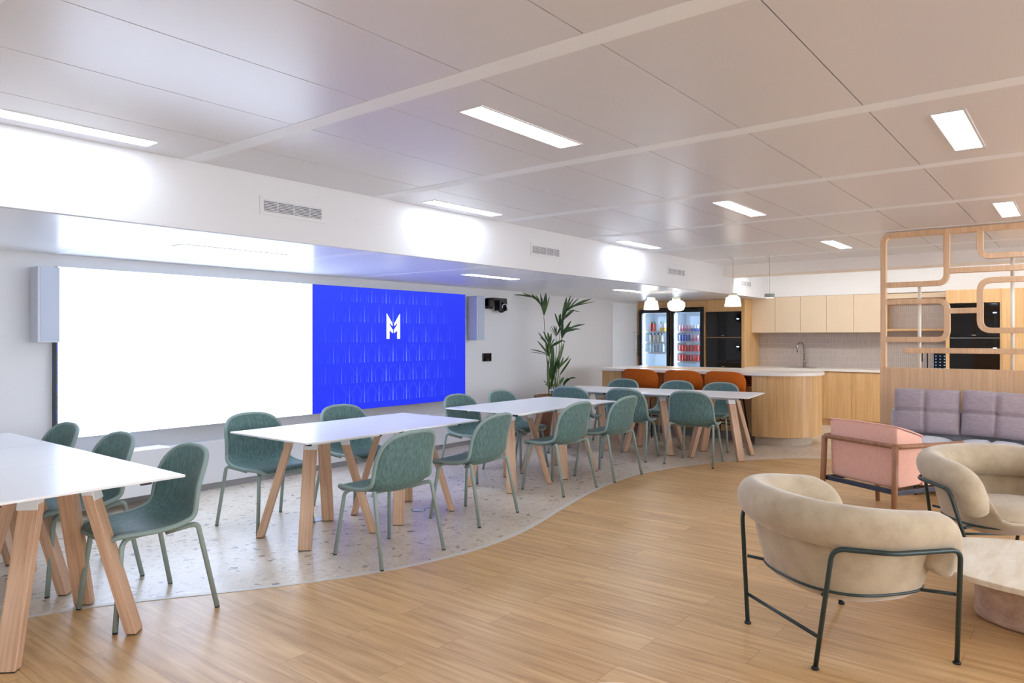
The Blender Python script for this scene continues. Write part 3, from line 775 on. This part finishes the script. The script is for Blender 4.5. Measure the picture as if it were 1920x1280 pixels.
row(4, yl-0.056*4, 0.056, 1.52, can_m['blue'], 'blue and white can on the top shelf of the right fridge', 'blue cans, top shelf')
row(4, yl, 0.056, 1.34, can_m['teal'], 'pale blue can on the second shelf of the right fridge', 'pale blue cans, second shelf')
row(4, yl-0.056*4, 0.056, 1.34, can_m['pinkc'], 'pink can on the second shelf of the right fridge', 'pink cans, second shelf')
row(8, yl, 0.056, 1.155, can_m['red'], 'red can on the third shelf of the right fridge', 'red cans, third shelf')
row(8, yl, 0.056, 0.98, can_m['red'], 'red can low in the right fridge, just above the island top', 'red cans, fourth shelf')
yl = 6.39
row(2, yl, 0.07, 1.52, can_m['rose'], 'red juice bottle with green cap on the top shelf of the left fridge', 'red juice bottles', 0.030, 0.15, 'juice_bottle', 'bottle', can_m['green'])
row(2, yl-0.2, 0.07, 1.52, can_m['yellow'], 'yellow juice bottle with green cap on the top shelf of the left fridge', 'yellow juice bottles', 0.030, 0.15, 'juice_bottle', 'bottle', can_m['green'])
row(4, yl, 0.072, 1.325, can_m['cream'], 'cream milk bottle on the middle shelf of the left fridge', 'milk bottles', 0.031, 0.13, 'milk_bottle', 'bottle', can_m['navy'])
row(5, yl, 0.06, 1.135, can_m['water'], 'clear water bottle on the lower shelf of the left fridge', 'water bottles', 0.026, 0.135, 'water_bottle', 'bottle', can_m['cream'])

# backsplash, worktop, base and wall cabinets
struct(bx('trim_4', (12.775, 12.79, 1.6, 4.565, 0.9, 2.095), M['tiles']))
t = thing('worktop', 'pale stone worktop along the kitchen wall', 'worktop', (0, 0, 0))
bx('slab', (XF-0.02, 12.775, 1.6, 4.565, 0.868, 0.903), M['stone_w'], t, 0.003)
bx('sink_basin', (12.25, 12.62, 3.5, 3.95, 0.9031, 0.905), mat('sink_shadow', (150, 146, 142), 0.3, metal=0.6), t)
t = thing('sink_tap', 'chrome swan neck tap at the sink', 'tap', (12.68, 3.76, 0.9035))
bm = bmesh.new(); lathe(bm, [(0.028, 0), (0.028, 0.008), (0.02, 0.012), (0.018, 0.11), (0.012, 0.115)], 20); obj('tap_body', bm, M['chrome'], t)
bm = bmesh.new(); tube(bm, [Vector((0, 0, 0.1)), Vector((0, 0, 0.33))]+[Vector((-0.09+0.09*math.cos(a), 0.03*(1-math.cos(a)), 0.33+0.085*math.sin(a))) for a in [PI*k/12 for k in range(1, 13)]]+[Vector((-0.18, 0.06, 0.25))], 0.012, 12); obj('spout', bm, M['chrome'], t)
bm = bmesh.new(); tube(bm, [(0, 0, 0.07), (0, -0.05, 0.09)], 0.008, 8); obj('lever', bm, M['chrome'], t)
ny = 7; wy = (4.565-1.6)/ny
for k in range(ny):
    y1 = 4.565-k*wy; y0 = y1-wy
    pos = ['beside the tall housing', 'second from the tall housing', 'under the sink', 'right of the sink', 'left of the divider edge', 'behind the divider', 'below the coffee machine'][k]
    t = thing('base_cabinet', 'oak base cabinet '+pos, 'base cabinet', (XF, (y0+y1)/2, 0), 0, 'oak base cabinets along the kitchen wall')
    bx('carcass', (0.02, 0.66, -wy/2, wy/2, 0.1, 0.868), M['oak_v'], t); bx('door', (0, 0.02, -wy/2+0.0015, wy/2-0.0015, 0.115, 0.855), M['oak_v'], t, 0.001)
    bx('kick_board', (0.05, 0.1, -wy/2, wy/2, 0.0015, 0.1), M['oak_v'], t)
wu = (4.565-2.50)/5
for k in range(5):
    y1 = 4.565-k*wu; y0 = y1-wu
    t = thing('wall_cabinet', ['leftmost beige wall cabinet beside the tall housing', 'second beige wall cabinet from the left', 'middle beige wall cabinet, above the tap', 'fourth beige wall cabinet from the left', 'rightmost beige wall cabinet, next to the divider'][k], 'wall cabinet', (12.4, (y0+y1)/2, 1.49), 0, 'beige wall cabinets')
    bx('carcass', (0.02, 0.375, -wu/2, wu/2, 0, 0.602), M['beige'], t); bx('door', (0, 0.02, -wu/2+0.002, wu/2-0.002, -0.002, 0.602), M['beige'], t, 0.0015)
t = thing('open_shelf_unit', 'open oak wall shelf seen through the divider', 'shelf', (12.45, 0, 0))
bx('shelf_board', (0, 0.325, 1.6, 2.5, 1.51, 1.54), M['oak_v'], t); bx('top_board', (0, 0.325, 1.6, 2.5, 2.01, 2.09), M['beige'], t); bx('side_board', (0, 0.325, 2.47, 2.5, 1.54, 2.01), M['oak_v'], t)
# right hand tall units
t = thing('tall_oven_cabinet', 'oak tall cabinet around the ovens behind the divider', 'tall cabinet', (0, 0, 0))
bx('side_panel', (XF-0.01, 12.78, 1.552, 1.6, 0.0015, 2.09), M['oak_v'], t); bx('side_panel', (XF, 12.78, 0.93, 0.947, 0.0015, 2.09), M['oak_v'], t)
bx('top_door', (XF, 12.78, 0.947, 1.552, 1.90, 2.09), M['oak_v'], t, 0.001); bx('lower_door', (XF, 12.78, 0.947, 1.552, 0.1, 0.89), M['oak_v'], t, 0.001)
oven(0.95, 1.55, 1.41, 1.895, 'upper black oven behind the divider'); oven(0.95, 1.55, 0.893, 1.405, 'lower black oven behind the divider')
for k in range(4):
    y1 = 0.93-0.6*k
    t = thing('tall_larder_cabinet', ['oak larder cabinet right of the ovens, thin handle', 'oak larder cabinet second from the ovens', 'oak larder cabinet third from the ovens', 'oak larder cabinet farthest from the ovens'][k], 'tall cabinet', (XF, y1-0.3, 0), 0, 'oak larder cabinets')
    bx('carcass', (0.02, 0.68, -0.3, 0.3, 0.1, 2.09), M['oak_v'], t); bx('door', (0, 0.02, -0.298, 0.298, 0.1, 2.03), M['oak_v'], t, 0.0015)
    bm = bmesh.new(); tube(bm, fillet([(0, 0.27, 0.95), (-0.03, 0.27, 0.95), (-0.03, 0.27, 1.15), (0, 0.27, 1.15)], 0.01), 0.006, 8); obj('door_handle', bm, M['oak_div'], t)
t = thing('coffee_machine', 'black machine with a grid of small lit icons on its touch screen, on the worktop', 'coffee machine', (12.32, 1.70, 0.903))
bx('body', (0.0, 0.35, -0.08, 0.085, 0, 0.27), M['black'], t, 0.005)
bx('touch_screen', (-0.006, 0.0, -0.078, 0.083, 0.01, 0.265), M['blackglass'], t)
bm = bmesh.new()
for i in range(3):
    for j in range(5): box(bm, -0.0075, -0.006, -0.055+i*0.055-0.008, -0.055+i*0.055+0.008, 0.04+j*0.045, 0.052+j*0.045)
obj('icons', bm, emitter('icon_glow', (120, 170, 230), 0.9), t)
t = thing('water_tap', 'thin black upright tap beside the touch screen machine', 'tap', (12.3, 1.863, 0.903))
bm = bmesh.new(); tube(bm, fillet([(0, 0, 0), (0, 0, 0.33), (-0.0, 0.07, 0.33), (0, 0.07, 0.14)], 0.02), 0.008, 10); obj('spout', bm, M['black'], t)

# ------------------------------------------------------------------ divider screen with loops
XD = 8.18; dt = 0.07; bw = 0.052
t = thing('room_divider', 'oak divider with rounded open loops above a solid panel, behind the sofa', 'room divider', (0, 0, 0))
YR = -1.6
bx('lower_panel', (XD-0.02, XD+dt+0.02, YR, 1.665, 0.0015, 1.10), M['oak_div'], t, 0.003)
def bar_path(name, pts, r=0.07, closed=False):
    # rectangular bar swept along a path in the (y, z) plane
    P = [Vector((0, y, z)) for y, z in pts]
    if closed:
        P2 = P+[P[0], P[1]]; F = fillet(P2, r, 6); F = F[1:-1]
        F = F[:]
    else: F = fillet(P, r, 6)
    bm = bmesh.new(); rings = []
    n = len(F)
    for i, p in enumerate(F):
        tt = (F[min(i+1, n-1)]-F[max(i-1, 0)]).normalized(); nn = Vector((0, -tt.z, tt.y))
        rings.append([bm.verts.new(Vector((XD, 0, 0))+p+nn*bw/2), bm.verts.new(Vector((XD+dt, 0, 0))+p+nn*bw/2), bm.verts.new(Vector((XD+dt, 0, 0))+p-nn*bw/2), bm.verts.new(Vector((XD, 0, 0))+p-nn*bw/2)])
    for A, B in zip(rings, rings[1:]):
        for k in range(4): bm.faces.new((A[k], A[(k+1) % 4], B[(k+1) % 4], B[k]))
    bm.faces.new(rings[0]); bm.faces.new(rings[-1][::-1])
    return obj(name, bm, M['oak_div'], t, 0.004)
YL = 1.64; ZT = 2.452
bar_path('outer_frame', [(YL, 1.10), (YL, ZT), (YR, ZT)], 0.08)
bar_path('loop_bar', [(1.077, ZT-0.02), (1.077, 1.945), (YL-0.02, 1.945)], 0.09)
bar_path('loop_bar', [(YL-0.02, 1.77), (1.074, 1.77), (1.074, 1.387), (YL-0.02, 1.387)], 0.09)
bar_path('loop_bar', [(0.80, ZT-0.02), (0.80, 2.185), (-0.2, 2.185), (-0.2, ZT-0.02)], 0.09)
bar_path('loop_bar', [(0.0, 1.955), (0.80, 1.955), (0.80, 1.474), (-0.3, 1.474), (-0.3, 1.955), (-0.05, 1.955)], 0.1)
bar_path('cross_bar', [(1.06, 2.062), (YR, 2.062)])
bar_path('cross_bar', [(1.05, 1.669), (0.82, 1.669)])
bar_path('cross_bar', [(1.454, 1.277), (YR, 1.277)])
bar_path('loop_bar', [(-0.75, ZT-0.02), (-0.75, 1.5), (-1.4, 1.5)], 0.1)
M['rod'] = mat('cream_rod', (246, 244, 232), 0.35)
for y, z1 in ((1.325, 1.925), (0.549, 2.165), (-0.45, 2.1)):
    bm = bmesh.new(); tube(bm, [(XD+dt+0.03, y, 1.10), (XD+dt+0.03, y, z1)], 0.016, 12); obj('upright_rod', bm, M['rod'], t)

# ------------------------------------------------------------------ sofa
def puff(bm, lx, ly, lz, seamx=(), seamy=(), depth=0.02, n=24, pw=3.4):
    # rounded cushion centred on the origin; seams pinch the two large faces (normal = z)
    V = {}
    def P(u, v, s):
        e = (1-abs(u)**pw)*(1-abs(v)**pw); h = lz/2*(e**0.36 if e > 0 else 0)
        for q in seamx: h -= depth*math.exp(-((u-q)/0.035)**2)*(e > 0)
        for q in seamy: h -= depth*math.exp(-((v-q)/0.035)**2)*(e > 0)
        return Vector((u*lx/2, v*ly/2, s*max(h, 0.0)))
    for s in (1, -1):
        for i in range(n+1):
            for j in range(n+1):
                # cosine spacing for round edges
                u = -math.cos(PI*i/n); v = -math.cos(PI*j/n)
                if s == -1 and (i in (0, n) or j in (0, n)): V[(s, i, j)] = V[(1, i, j)]
                else: V[(s, i, j)] = bm.verts.new(P(u, v, s))
    for s in (1, -1):
        for i in range(n):
            for j in range(n):
                q = [V[(s, i, j)], V[(s, i+1, j)], V[(s, i+1, j+1)], V[(s, i, j+1)]]
                f = bm.faces.new(q if s == 1 else q[::-1]); f.smooth = True
t = thing('sofa', 'lilac tufted sofa against the oak divider', 'sofa', (0, 0, 0))
bx('back_frame', (7.98, 8.13, -0.75, 1.53, 0.12, 0.70), M['lilac_lit'], t, 0.03, seg=4)
bx('base', (7.25, 7.98, -0.73, 1.51, 0.14, 0.27), M['lilac_lit'], t, 0.02, seg=3)
for y in (1.2, -0.45):
    for x in (7.3, 8.0):
        bm = bmesh.new(); tube(bm, [(x, y, 0.14), (x, y, 0.0016)], 0.015, 10); obj('leg', bm, M['black'], t)
for k in range(4):
    bm = bmesh.new(); puff(bm, 0.80, 0.57, 0.22, (-0.34, 0.34), (0,), 0.022); o = obj('seat_cushion', bm, M['lilac_lit'], t, smooth=True); o.location = (7.60, 1.24-0.565*k, 0.37)
for k in range(4):
    bm = bmesh.new(); puff(bm, 0.42, 0.552, 0.20, (0.0,), (0.0,), 0.03, 36); bmesh.ops.rotate(bm, verts=bm.verts[:], cent=(0, 0, 0), matrix=Matrix.Rotation(math.radians(-82), 3, 'Y'))
    o = obj('back_cushion', bm, M['lilac'], t, smooth=True, ); o.location = (7.90, 1.205-0.568*k, 0.70)
    if k % 2: o.rotation_euler = (math.radians(2), 0, 0)

# ------------------------------------------------------------------ pink armchair
hd = math.radians(-29)
t = thing('pink_armchair', 'pink cushioned armchair with a brown wooden rail frame, seen from behind', 'armchair', (6.40, 1.24, 0), hd)
# local: x forward, y left. rear corners (-0.30, +-0.335)
fz = 0.597
bm = bmesh.new(); tube(bm, fillet([(0.36, 0.355, fz-0.01), (-0.30, 0.355, fz), (-0.335, 0.32, fz), (-0.335, -0.32, fz), (-0.30, -0.355, fz), (0.36, -0.355, fz-0.01)], 0.045), (lambda n_: [(0.019, 0.019)]*n_)(len(fillet([(0.36, 0.355, fz-0.01), (-0.30, 0.355, fz), (-0.335, 0.32, fz), (-0.335, -0.32, fz), (-0.30, -0.355, fz), (0.36, -0.355, fz-0.01)], 0.045))), 12)
obj('arm_rail', bm, M['oak_dark'], t, smooth=True)
for sx, sy in ((-1, 1), (-1, -1), (1, 1), (1, -1)):
    bm = bmesh.new()
    if sx < 0: pts = [(-0.335, sy*0.335, fz), (-0.345, sy*0.338, 0.3), (-0.365, sy*0.345, 0.0016)]
    else: pts = [(0.27, sy*0.35, fz), (0.275, sy*0.35, 0.3), (0.285, sy*0.35, 0.0016)]
    tube(bm, pts, [(0.022, 0.026), (0.021, 0.025), (0.017, 0.019)], 12); obj('leg', bm, M['oak_dark'], t, smooth=True)
bm = bmesh.new()
box(bm, -0.33, -0.30, -0.33, 0.33, 0.235, 0.27); box(bm, 0.27, 0.30, -0.33, 0.33, 0.235, 0.27); box(bm, -0.33, 0.30, -0.345, -0.315, 0.235, 0.27); box(bm, -0.33, 0.30, 0.315, 0.345, 0.235, 0.27)
obj('seat_frame', bm, M['blueframe'], t, 0.003)
def wedge(bm, prof, y0, y1, n=10, r=0.02):
    # closed side profile swept across y with rounded ends
    secs = []
    cx_ = sum(p[0] for p in prof)/len(prof); cz_ = sum(p[1] for p in prof)/len(prof)
    ys = [y0, y0+r*0.3, y0+r]+[y0+r+(y1-y0-2*r)*k/n for k in range(1, n)]+[y1-r, y1-r*0.3, y1]
    for i, y in enumerate(ys):
        s = {0: 0.93, 1: 0.975, len(ys)-1: 0.93, len(ys)-2: 0.975}.get(i, 1.0)
        crown = 1+0.02*math.sin(PI*(y-y0)/(y1-y0))
        secs.append([bm.verts.new((cx_+(x-cx_)*s*crown, y, cz_+(z-cz_)*s*crown)) for x, z in prof])
    m_ = len(prof)
    for A, B in zip(secs, secs[1:]):
        for k in range(m_): bm.faces.new((A[k], A[(k+1) % m_], B[(k+1) % m_], B[k])).smooth = True
    bm.faces.new(secs[0][::-1]); bm.faces.new(secs[-1])
def rnd(poly, r=0.03, n=4):
    P = [Vector((x, z, 0)) for x, z in poly]; P2 = [P[-1]]+P+[P[0]]; out = []
    for a, b, c in zip(P2, P2[1:], P2[2:]):
        d1 = (a-b); d2 = (c-b); k = min(r, d1.length*0.4, d2.length*0.4); s = b+d1.normalized()*k; e = b+d2.normalized()*k
        for i in range(n+1):
            q = i/n; v_ = s*(1-q)**2+b*2*q*(1-q)+e*q*q; out.append((v_.x, v_.y))
    return out
bprof = rnd([(-0.285, 0.275), (-0.03, 0.29), (-0.02, 0.652), (-0.30, 0.738)], 0.025)
bm = bmesh.new(); wedge(bm, bprof, -0.315, 0.315); bc = obj('back_cushion', bm, M['pink'], t, smooth=False)
# piping along the top outline
bm = bmesh.new(); tp = [(-0.302, -0.318, 0.741), (-0.304, 0.0, 0.748), (-0.302, 0.318, 0.741), (-0.15, 0.32, 0.700), (-0.012, 0.318, 0.655), (-0.008, 0.0, 0.660), (-0.012, -0.318, 0.655), (-0.15, -0.32, 0.700)]
tube(bm, fillet(tp+[tp[0]], 0.03), 0.006, 8); obj('piping', bm, M['pink'], bc, smooth=True)
sprof = rnd([(-0.02, 0.275), (0.33, 0.275), (0.34, 0.42), (-0.02, 0.40)], 0.03)
bm = bmesh.new(); wedge(bm, sprof, -0.305, 0.305); obj('seat_cushion', bm, M['pink'], t)

# ------------------------------------------------------------------ suede tub armchairs
def tub_proto():
    t = thing('tub_armchair', 'x', 'armchair')
    # bolster path
    half = [(0.205, 0.330, 0.405), (0.228, 0.352, 0.48), (0.212, 0.375, 0.552), (0.15, 0.395, 0.588), (0.04, 0.405, 0.598), (-0.08, 0.395, 0.607), (-0.19, 0.345, 0.614), (-0.272, 0.245, 0.618), (-0.316, 0.12, 0.620)]
    pts = [(x, -y, z) for x, y, z in half]+[(-0.328, 0, 0.621)]+half[::-1]
    pth = spline(pts, 6); n = len(pth); rad = []
    for i in range(n):
        u = abs(2*i/(n-1)-1)          # 1 at the ends
        r = 0.088-0.008*u**2
        if u > 0.955: r *= math.sqrt(max(0.02, 1-((u-0.955)/0.046)**2))
        rad.append((r*0.95, r*(1.0+0.17*(1-u)**0.8)))
    bm = bmesh.new(); tube(bm, pth, rad, 20); obj('roll_back', bm, M['suede'], t, smooth=True)
    # bucket: outer wall rising from a small base to the bolster
    bm = bmesh.new(); N = 48; K = 10; V = []
    def rim(a):
        c, s = math.cos(a), math.sin(a)
        ax_ = 0.31 if c > 0 else 0.325; ay = 0.385; e = 3.4 if c > 0 else 2.5
        r = 1/((abs(c)/ax_)**e+(abs(s)/ay)**e)**(1/e)
        zz = 0.585+0.05*max(0, -c)
        if c > 0.0:
            f = min(1, max(0, (r*c/ax_-0.80)/0.18)); f = f*f*(3-2*f); zz = zz*(1-f)+0.36*f
        return r*c, r*s, zz
    for k in range(K+1):
        row_ = []; q = k/K
        for i in range(N):
            a = 2*PI*i/N; x, y, z = rim(a)
            if q < 0.3:
                p = q/0.3; rr = 0.12+0.72*math.sin(p*PI/2); zz = 0.258+0.055*(1-math.cos(p*PI/2))
            else:
                p = (q-0.3)/0.7; rr = 0.84+0.15*math.sin(p*PI/2); zz = 0.313+(z-0.313)*p
            row_.append(bm.verts.new((x*rr, y*rr, zz)))
        V.append(row_)
    for A, B in zip(V, V[1:]):
        for i in range(N): bm.faces.new((A[i], A[(i+1) % N], B[(i+1) % N], B[i])).smooth = True
    bm.faces.new(V[0][::-1])
    obj('bucket', bm, M['suede'], t, smooth=True, solid=0.02)
    # seat cushion
    bm = bmesh.new(); NC, KC = 40, 12; RV = []
    for k in range(KC+1):
        q = PI*k/KC; rr = math.sin(q)**0.62; zz = math.cos(q)
        RV.append([bm.verts.new(((0.315 if math.cos(a) > 0 else 0.262)*rr*abs(math.cos(a))**0.85*(1 if math.cos(a) > 0 else -1), 0.315*rr*abs(math.sin(a))**0.85*(1 if math.sin(a) > 0 else -1), 0.355+(0.085 if zz > 0 else 0.072)*zz)) for a in [2*PI*i/NC for i in range(NC)]])
    for A, B in zip(RV, RV[1:]):
        for i in range(NC): bm.faces.new((A[i], B[i], B[(i+1) % NC], A[(i+1) % NC])).smooth = True
    bmesh.ops.remove_doubles(bm, verts=bm.verts[:], dist=0.0005)
    obj('seat_cushion', bm, M['suede'], t, smooth=True)
    # steel frame: an arch on each side, stretchers, bottom ring
    for s in (-1, 1):
        arch = fillet([(-0.31, s*0.253, 0.0016), (-0.290, s*0.335, 0.535), (-0.11, s*0.474, 0.538), (0.215, s*0.478, 0.533), (0.317, s*0.36, 0.0016)], 0.05, 8)
        bm = bmesh.new(); tube(bm, arch, 0.0105, 12); f = obj('side_arch', bm, M['armframe'], t, smooth=True)
        for e in (arch[0], arch[-1]):
            bm = bmesh.new(); lathe(bm, [(0.016, 0.0016), (0.016, 0.008), (0.011, 0.014)], 14, e.x, e.y); obj('foot', bm, M['tip'], f)
        bm = bmesh.new(); tube(bm, [(-0.294, s*0.281, 0.325), (-0.20, s*0.20, 0.314)], 0.008, 8); obj('side_brace', bm, M['armframe'], t)
        bm = bmesh.new(); tube(bm, [(0.256, s*0.415, 0.325), (0.15, s*0.29, 0.316)], 0.008, 8); obj('side_brace', bm, M['armframe'], t)
    bm = bmesh.new(); tube(bm, [(-0.30, -0.277, 0.14), (-0.30, 0.277, 0.14)], 0.0085, 10); obj('rear_stretcher', bm, M['armframe'], t)
    bm = bmesh.new(); tube(bm, [Vector((rim(a)[0]*0.872, rim(a)[1]*0.872, 0.318)) for a in [2*PI*k/48 for k in range(48)]], 0.007, 8, closed=True); obj('base_ring', bm, M['armframe'], t)
    return t
A0 = tub_proto(); A0.location = (3.593, 0.917, 0); A0.rotation_euler = (0, 0, math.radians(-37)); tag(A0, 'sand suede tub armchair nearest the camera, seen from behind', 'armchair', 'sand suede tub armchairs')
dup(A0, (5.267, 0.375, 0), math.radians(218), 'sand suede tub armchair facing the camera at the right edge', 'sand suede tub armchairs')

# ------------------------------------------------------------------ coffee tables
t = thing('coffee_table', 'low oval travertine coffee table at the right edge', 'coffee table', (4.35, 0.0, 0), 0)
bm = bmesh.new(); N = 72
top = [((0.50*abs(math.cos(a))**(2/2.1)*(1 if math.cos(a) > 0 else -1)), 0.715*abs(math.sin(a))**(2/2.1)*(1 if math.sin(a) > 0 else -1)) for a in [2*PI*k/N for k in range(N)]]
prism(bm, top, 0.272, 0.30); obj('stone_top', bm, M['trav'], t, 0.004)
bm = bmesh.new(); prism(bm, [(x*0.48+0.03, y*0.63) for x, y in top], 0.0015, 0.272); obj('pedestal', bm, M['trav2'], t, 0.02, seg=3)
t = thing('side_table', 'round white table cut off by the bottom edge', 'side table', (1.395, 0.765, 0))
bm = bmesh.new(); lathe(bm, [(0.43, 0.43), (0.44, 0.435), (0.44, 0.447), (0.435, 0.45)], 64); obj('tabletop', bm, M['white'], t)
bm = bmesh.new(); lathe(bm, [(0.2, 0.0015), (0.2, 0.012), (0.03, 0.02), (0.03, 0.43)], 32); obj('pedestal', bm, M['cast'], t)

def added_warm_lamp(x, y, lab):  # unseen lamps, added to warm the light on the lounge
    t = thing('added_warm_lamp', lab, 'added floor lamp', (x, y, 0))
    bm = bmesh.new(); lathe(bm, [(0.15, 0.0015), (0.15, 0.02), (0.02, 0.03)], 28); obj('base', bm, M['black'], t)
    bm = bmesh.new(); tube(bm, [(0, 0, 0.03), (0, 0, 1.5)], 0.011, 10); obj('pole', bm, M['black'], t)
    bm = bmesh.new(); lathe(bm, [(0.19, 1.42), (0.14, 1.72)], 32); obj('lamp_shade', bm, emitter('warm_shade', (255, 196, 130), 6), t)
added_warm_lamp(6.7, -1.05, 'unseen floor lamp added for warm light, beyond the coffee table'); added_warm_lamp(3.3, -1.9, 'unseen floor lamp added for warm light, right of the camera')

# ------------------------------------------------------------------ palm
random.seed(11)
t = thing('potted_palm', 'tall potted palm with feathered leaves in the corner past the screen', 'plant', (8.33, 5.83, 0))
bm = bmesh.new(); lathe(bm, [(0.26, 0.0015), (0.33, 0.58), (0.335, 0.59), (0.30, 0.59), (0.29, 0.53)], 40); obj('pot', bm, M['pot'], t)
bm = bmesh.new(); lathe(bm, [(0.28, 0.52), (0.29, 0.545)], 32); obj('soil', bm, M['soil'], t)
Rv = Vector((math.sin(YAW), -math.cos(YAW), 0)); Fv = Vector((math.cos(YAW), math.sin(YAW), 0))
def W(px, py, d=0.0):   # plant sketch: sideways metres and height from a drawing grid (1 unit = 7.45 mm)
    return Rv*((px-1040)*0.00745-0.10)+Fv*d+Vector((0, 0, 1.41-(py-632)*0.00745))
def leaflet(bm, a, b, wd, droop=0.03):
    a = Vector(a); b = Vector(b); mid = (a+b)/2+Vector((0, 0, droop)); pts = []
    for k in range(9):
        q = k/8; pts.append(a*(1-q)**2+mid*2*q*(1-q)+b*q*q)
    nrm = Vector((random.uniform(-1, 1), random.uniform(-1, 1), random.uniform(-0.3, 0.3))).normalized(); prev = None
    for k, p in enumerate(pts):
        q = k/8; w_ = wd*math.sin(PI*min(1, q*0.93+0.07))**0.7
        tt = (pts[min(k+1, 8)]-pts[max(k-1, 0)]).normalized(); sd = tt.cross(Fv+nrm*0.8).normalized(); up = tt.cross(sd).normalized()
        cur = (bm.verts.new(p-sd*w_+up*w_*0.3), bm.verts.new(p), bm.verts.new(p+sd*w_+up*w_*0.3))
        if prev:
            for i in (0, 1): bm.faces.new((prev[i], prev[i+1], cur[i+1], cur[i])).smooth = True
        prev = cur
fr = [
 ([(1037, 742), (1035, 690), (1031, 640), (1028, 592)], 0.05, [((1028, 590), (1040, 552), 0.020), ((1028, 590), (1031, 548), 0.026), ((1027, 586), (1021, 549), 0.016), ((1025, 578), (1012, 550), 0.013), ((1022, 570), (1004, 549), 0.012), ((1019, 565), (996, 550), 0.011), ((1015, 560), (986, 549), 0.011), ((1012, 557), (970, 551), 0.010), ((1027, 588), (1024, 556), 0.014)]),
 ([(1046, 742), (1056, 690), (1061, 640), (1062, 604)], -0.05, [((1062, 606), (1070, 556), 0.022), ((1063, 600), (1079, 552), 0.018), ((1065, 592), (1086, 556), 0.012), ((1066, 588), (1096, 556), 0.010), ((1068, 584), (1104, 562), 0.010), ((1070, 580), (1116, 560), 0.014), ((1072, 578), (1122, 566), 0.008), ((1066, 594), (1086, 579), 0.014), ((1064, 600), (1084, 582), 0.010), ((1062, 618), (1064, 585), 0.026), ((1072, 582), (1098, 584), 0.006)]),
 ([(1045, 742), (1054, 690), (1058, 640), (1058, 612)], 0.1, [((1058, 612), (1050, 585), 0.016), ((1058, 612), (1056, 588), 0.013), ((1058, 614), (1060, 586), 0.016), ((1058, 614), (1065, 592), 0.012)]),
 ([(1044, 742), (1050, 700), (1058, 660), (1061, 634)], -0.12, [((1061, 634), (1062, 596), 0.022), ((1061, 634), (1080, 600), 0.018), ((1064, 626), (1078, 612), 0.016), ((1066, 622), (1098, 607), 0.013), ((1068, 618), (1103, 608), 0.009), ((1067, 620), (1096, 617), 0.010), ((1066, 624), (1084, 619), 0.008), ((1062, 630), (1072, 612), 0.022)]),
 ([(1043, 742), (1048, 700), (1052, 660), (1052, 634)], 0.12, [((1052, 634), (1035, 613), 0.008), ((1052, 632), (1040, 610), 0.010), ((1053, 630), (1046, 609), 0.010), ((1053, 630), (1052, 610), 0.010), ((1054, 628), (1060, 612), 0.012)]),
 ([(1038, 742), (1036, 700), (1038, 670), (1038, 650)], -0.08, [((1038, 652), (1016, 622), 0.012), ((1038, 650), (1018, 631), 0.008), ((1037, 646), (1026, 620), 0.010), ((1038, 646), (1034, 622), 0.016), ((1039, 646), (1041, 624), 0.012), ((1040, 648), (1048, 634), 0.012), ((1040, 650), (1062, 638), 0.018), ((1038, 656), (1036, 630), 0.024), ((1058, 638), (1068, 642), 0.008)]),
 ([(1037, 742), (1035, 705), (1035, 680), (1036, 664)], 0.0, [((1036, 666), (1014, 638), 0.014), ((1035, 664), (1001, 655), 0.007), ((1034, 666), (1000, 660), 0.004), ((1036, 668), (1034, 642), 0.022), ((1037, 668), (1046, 645), 0.018)]),
 ([(1040, 742), (1042, 710)], 0.02, [((1042, 712), (1068, 641), 0.030), ((1041, 712), (1044, 645), 0.030), ((1038, 735), (1036, 672), 0.022), ((1041, 730), (1052, 676), 0.024)]),
 ([(1049, 742), (1053, 715), (1055, 692)], -0.1, [((1055, 692), (1052, 672), 0.020), ((1055, 692), (1062, 668), 0.024), ((1056, 690), (1075, 671), 0.012), ((1060, 686), (1073, 666), 0.010)]),
 ([(1056, 742), (1057, 720), (1059, 703)], 0.08, [((1059, 703), (1079, 671), 0.026)]),
 ([(1056, 742), (1057, 728), (1057, 718)], -0.16, [((1057, 719), (1065, 707), 0.018)]),
 ([(1062, 742), (1063, 730), (1064, 720)], -0.05, [((1064, 719), (1076, 708), 0.018), ((1072, 711), (1087, 708), 0.010), ((1064, 724), (1074, 709), 0.016)]),
 ([(1040, 742), (1041, 728)], 0.2, [((1041, 728), (1028, 716), 0.006), ((1041, 730), (1030, 722), 0.006), ((1042, 728), (1056, 724), 0.012)]),
]
for st_, d, lf in fr:
    base = Vector((Rv*(-0.06+random.uniform(-0.06, 0.06))+Fv*random.uniform(-0.05, 0.05)))+Vector((0, 0, 0.54))
    pts = [base]+[W(x, y, d*(i+1)/len(st_)) for i, (x, y) in enumerate(st_)][1 if len(st_) > 1 else 0:]
    bm = bmesh.new(); sp = spline(pts, 5); tube(bm, sp, [0.009*(1-0.6*i/len(sp)) for i in range(len(sp))], 6)
    f = obj('frond_stem', bm, M['stem'], t, smooth=True)
    bm = bmesh.new()
    for a, b, w_ in lf:
        dd = d+random.uniform(-0.16, 0.16); q = W(b[0], b[1], dd); q.z = min(q.z, 2.055)
        leaflet(bm, W(a[0], a[1], d), q, w_*1.15, 0.02)
    obj('leaflets', bm, M['leaf'], f)
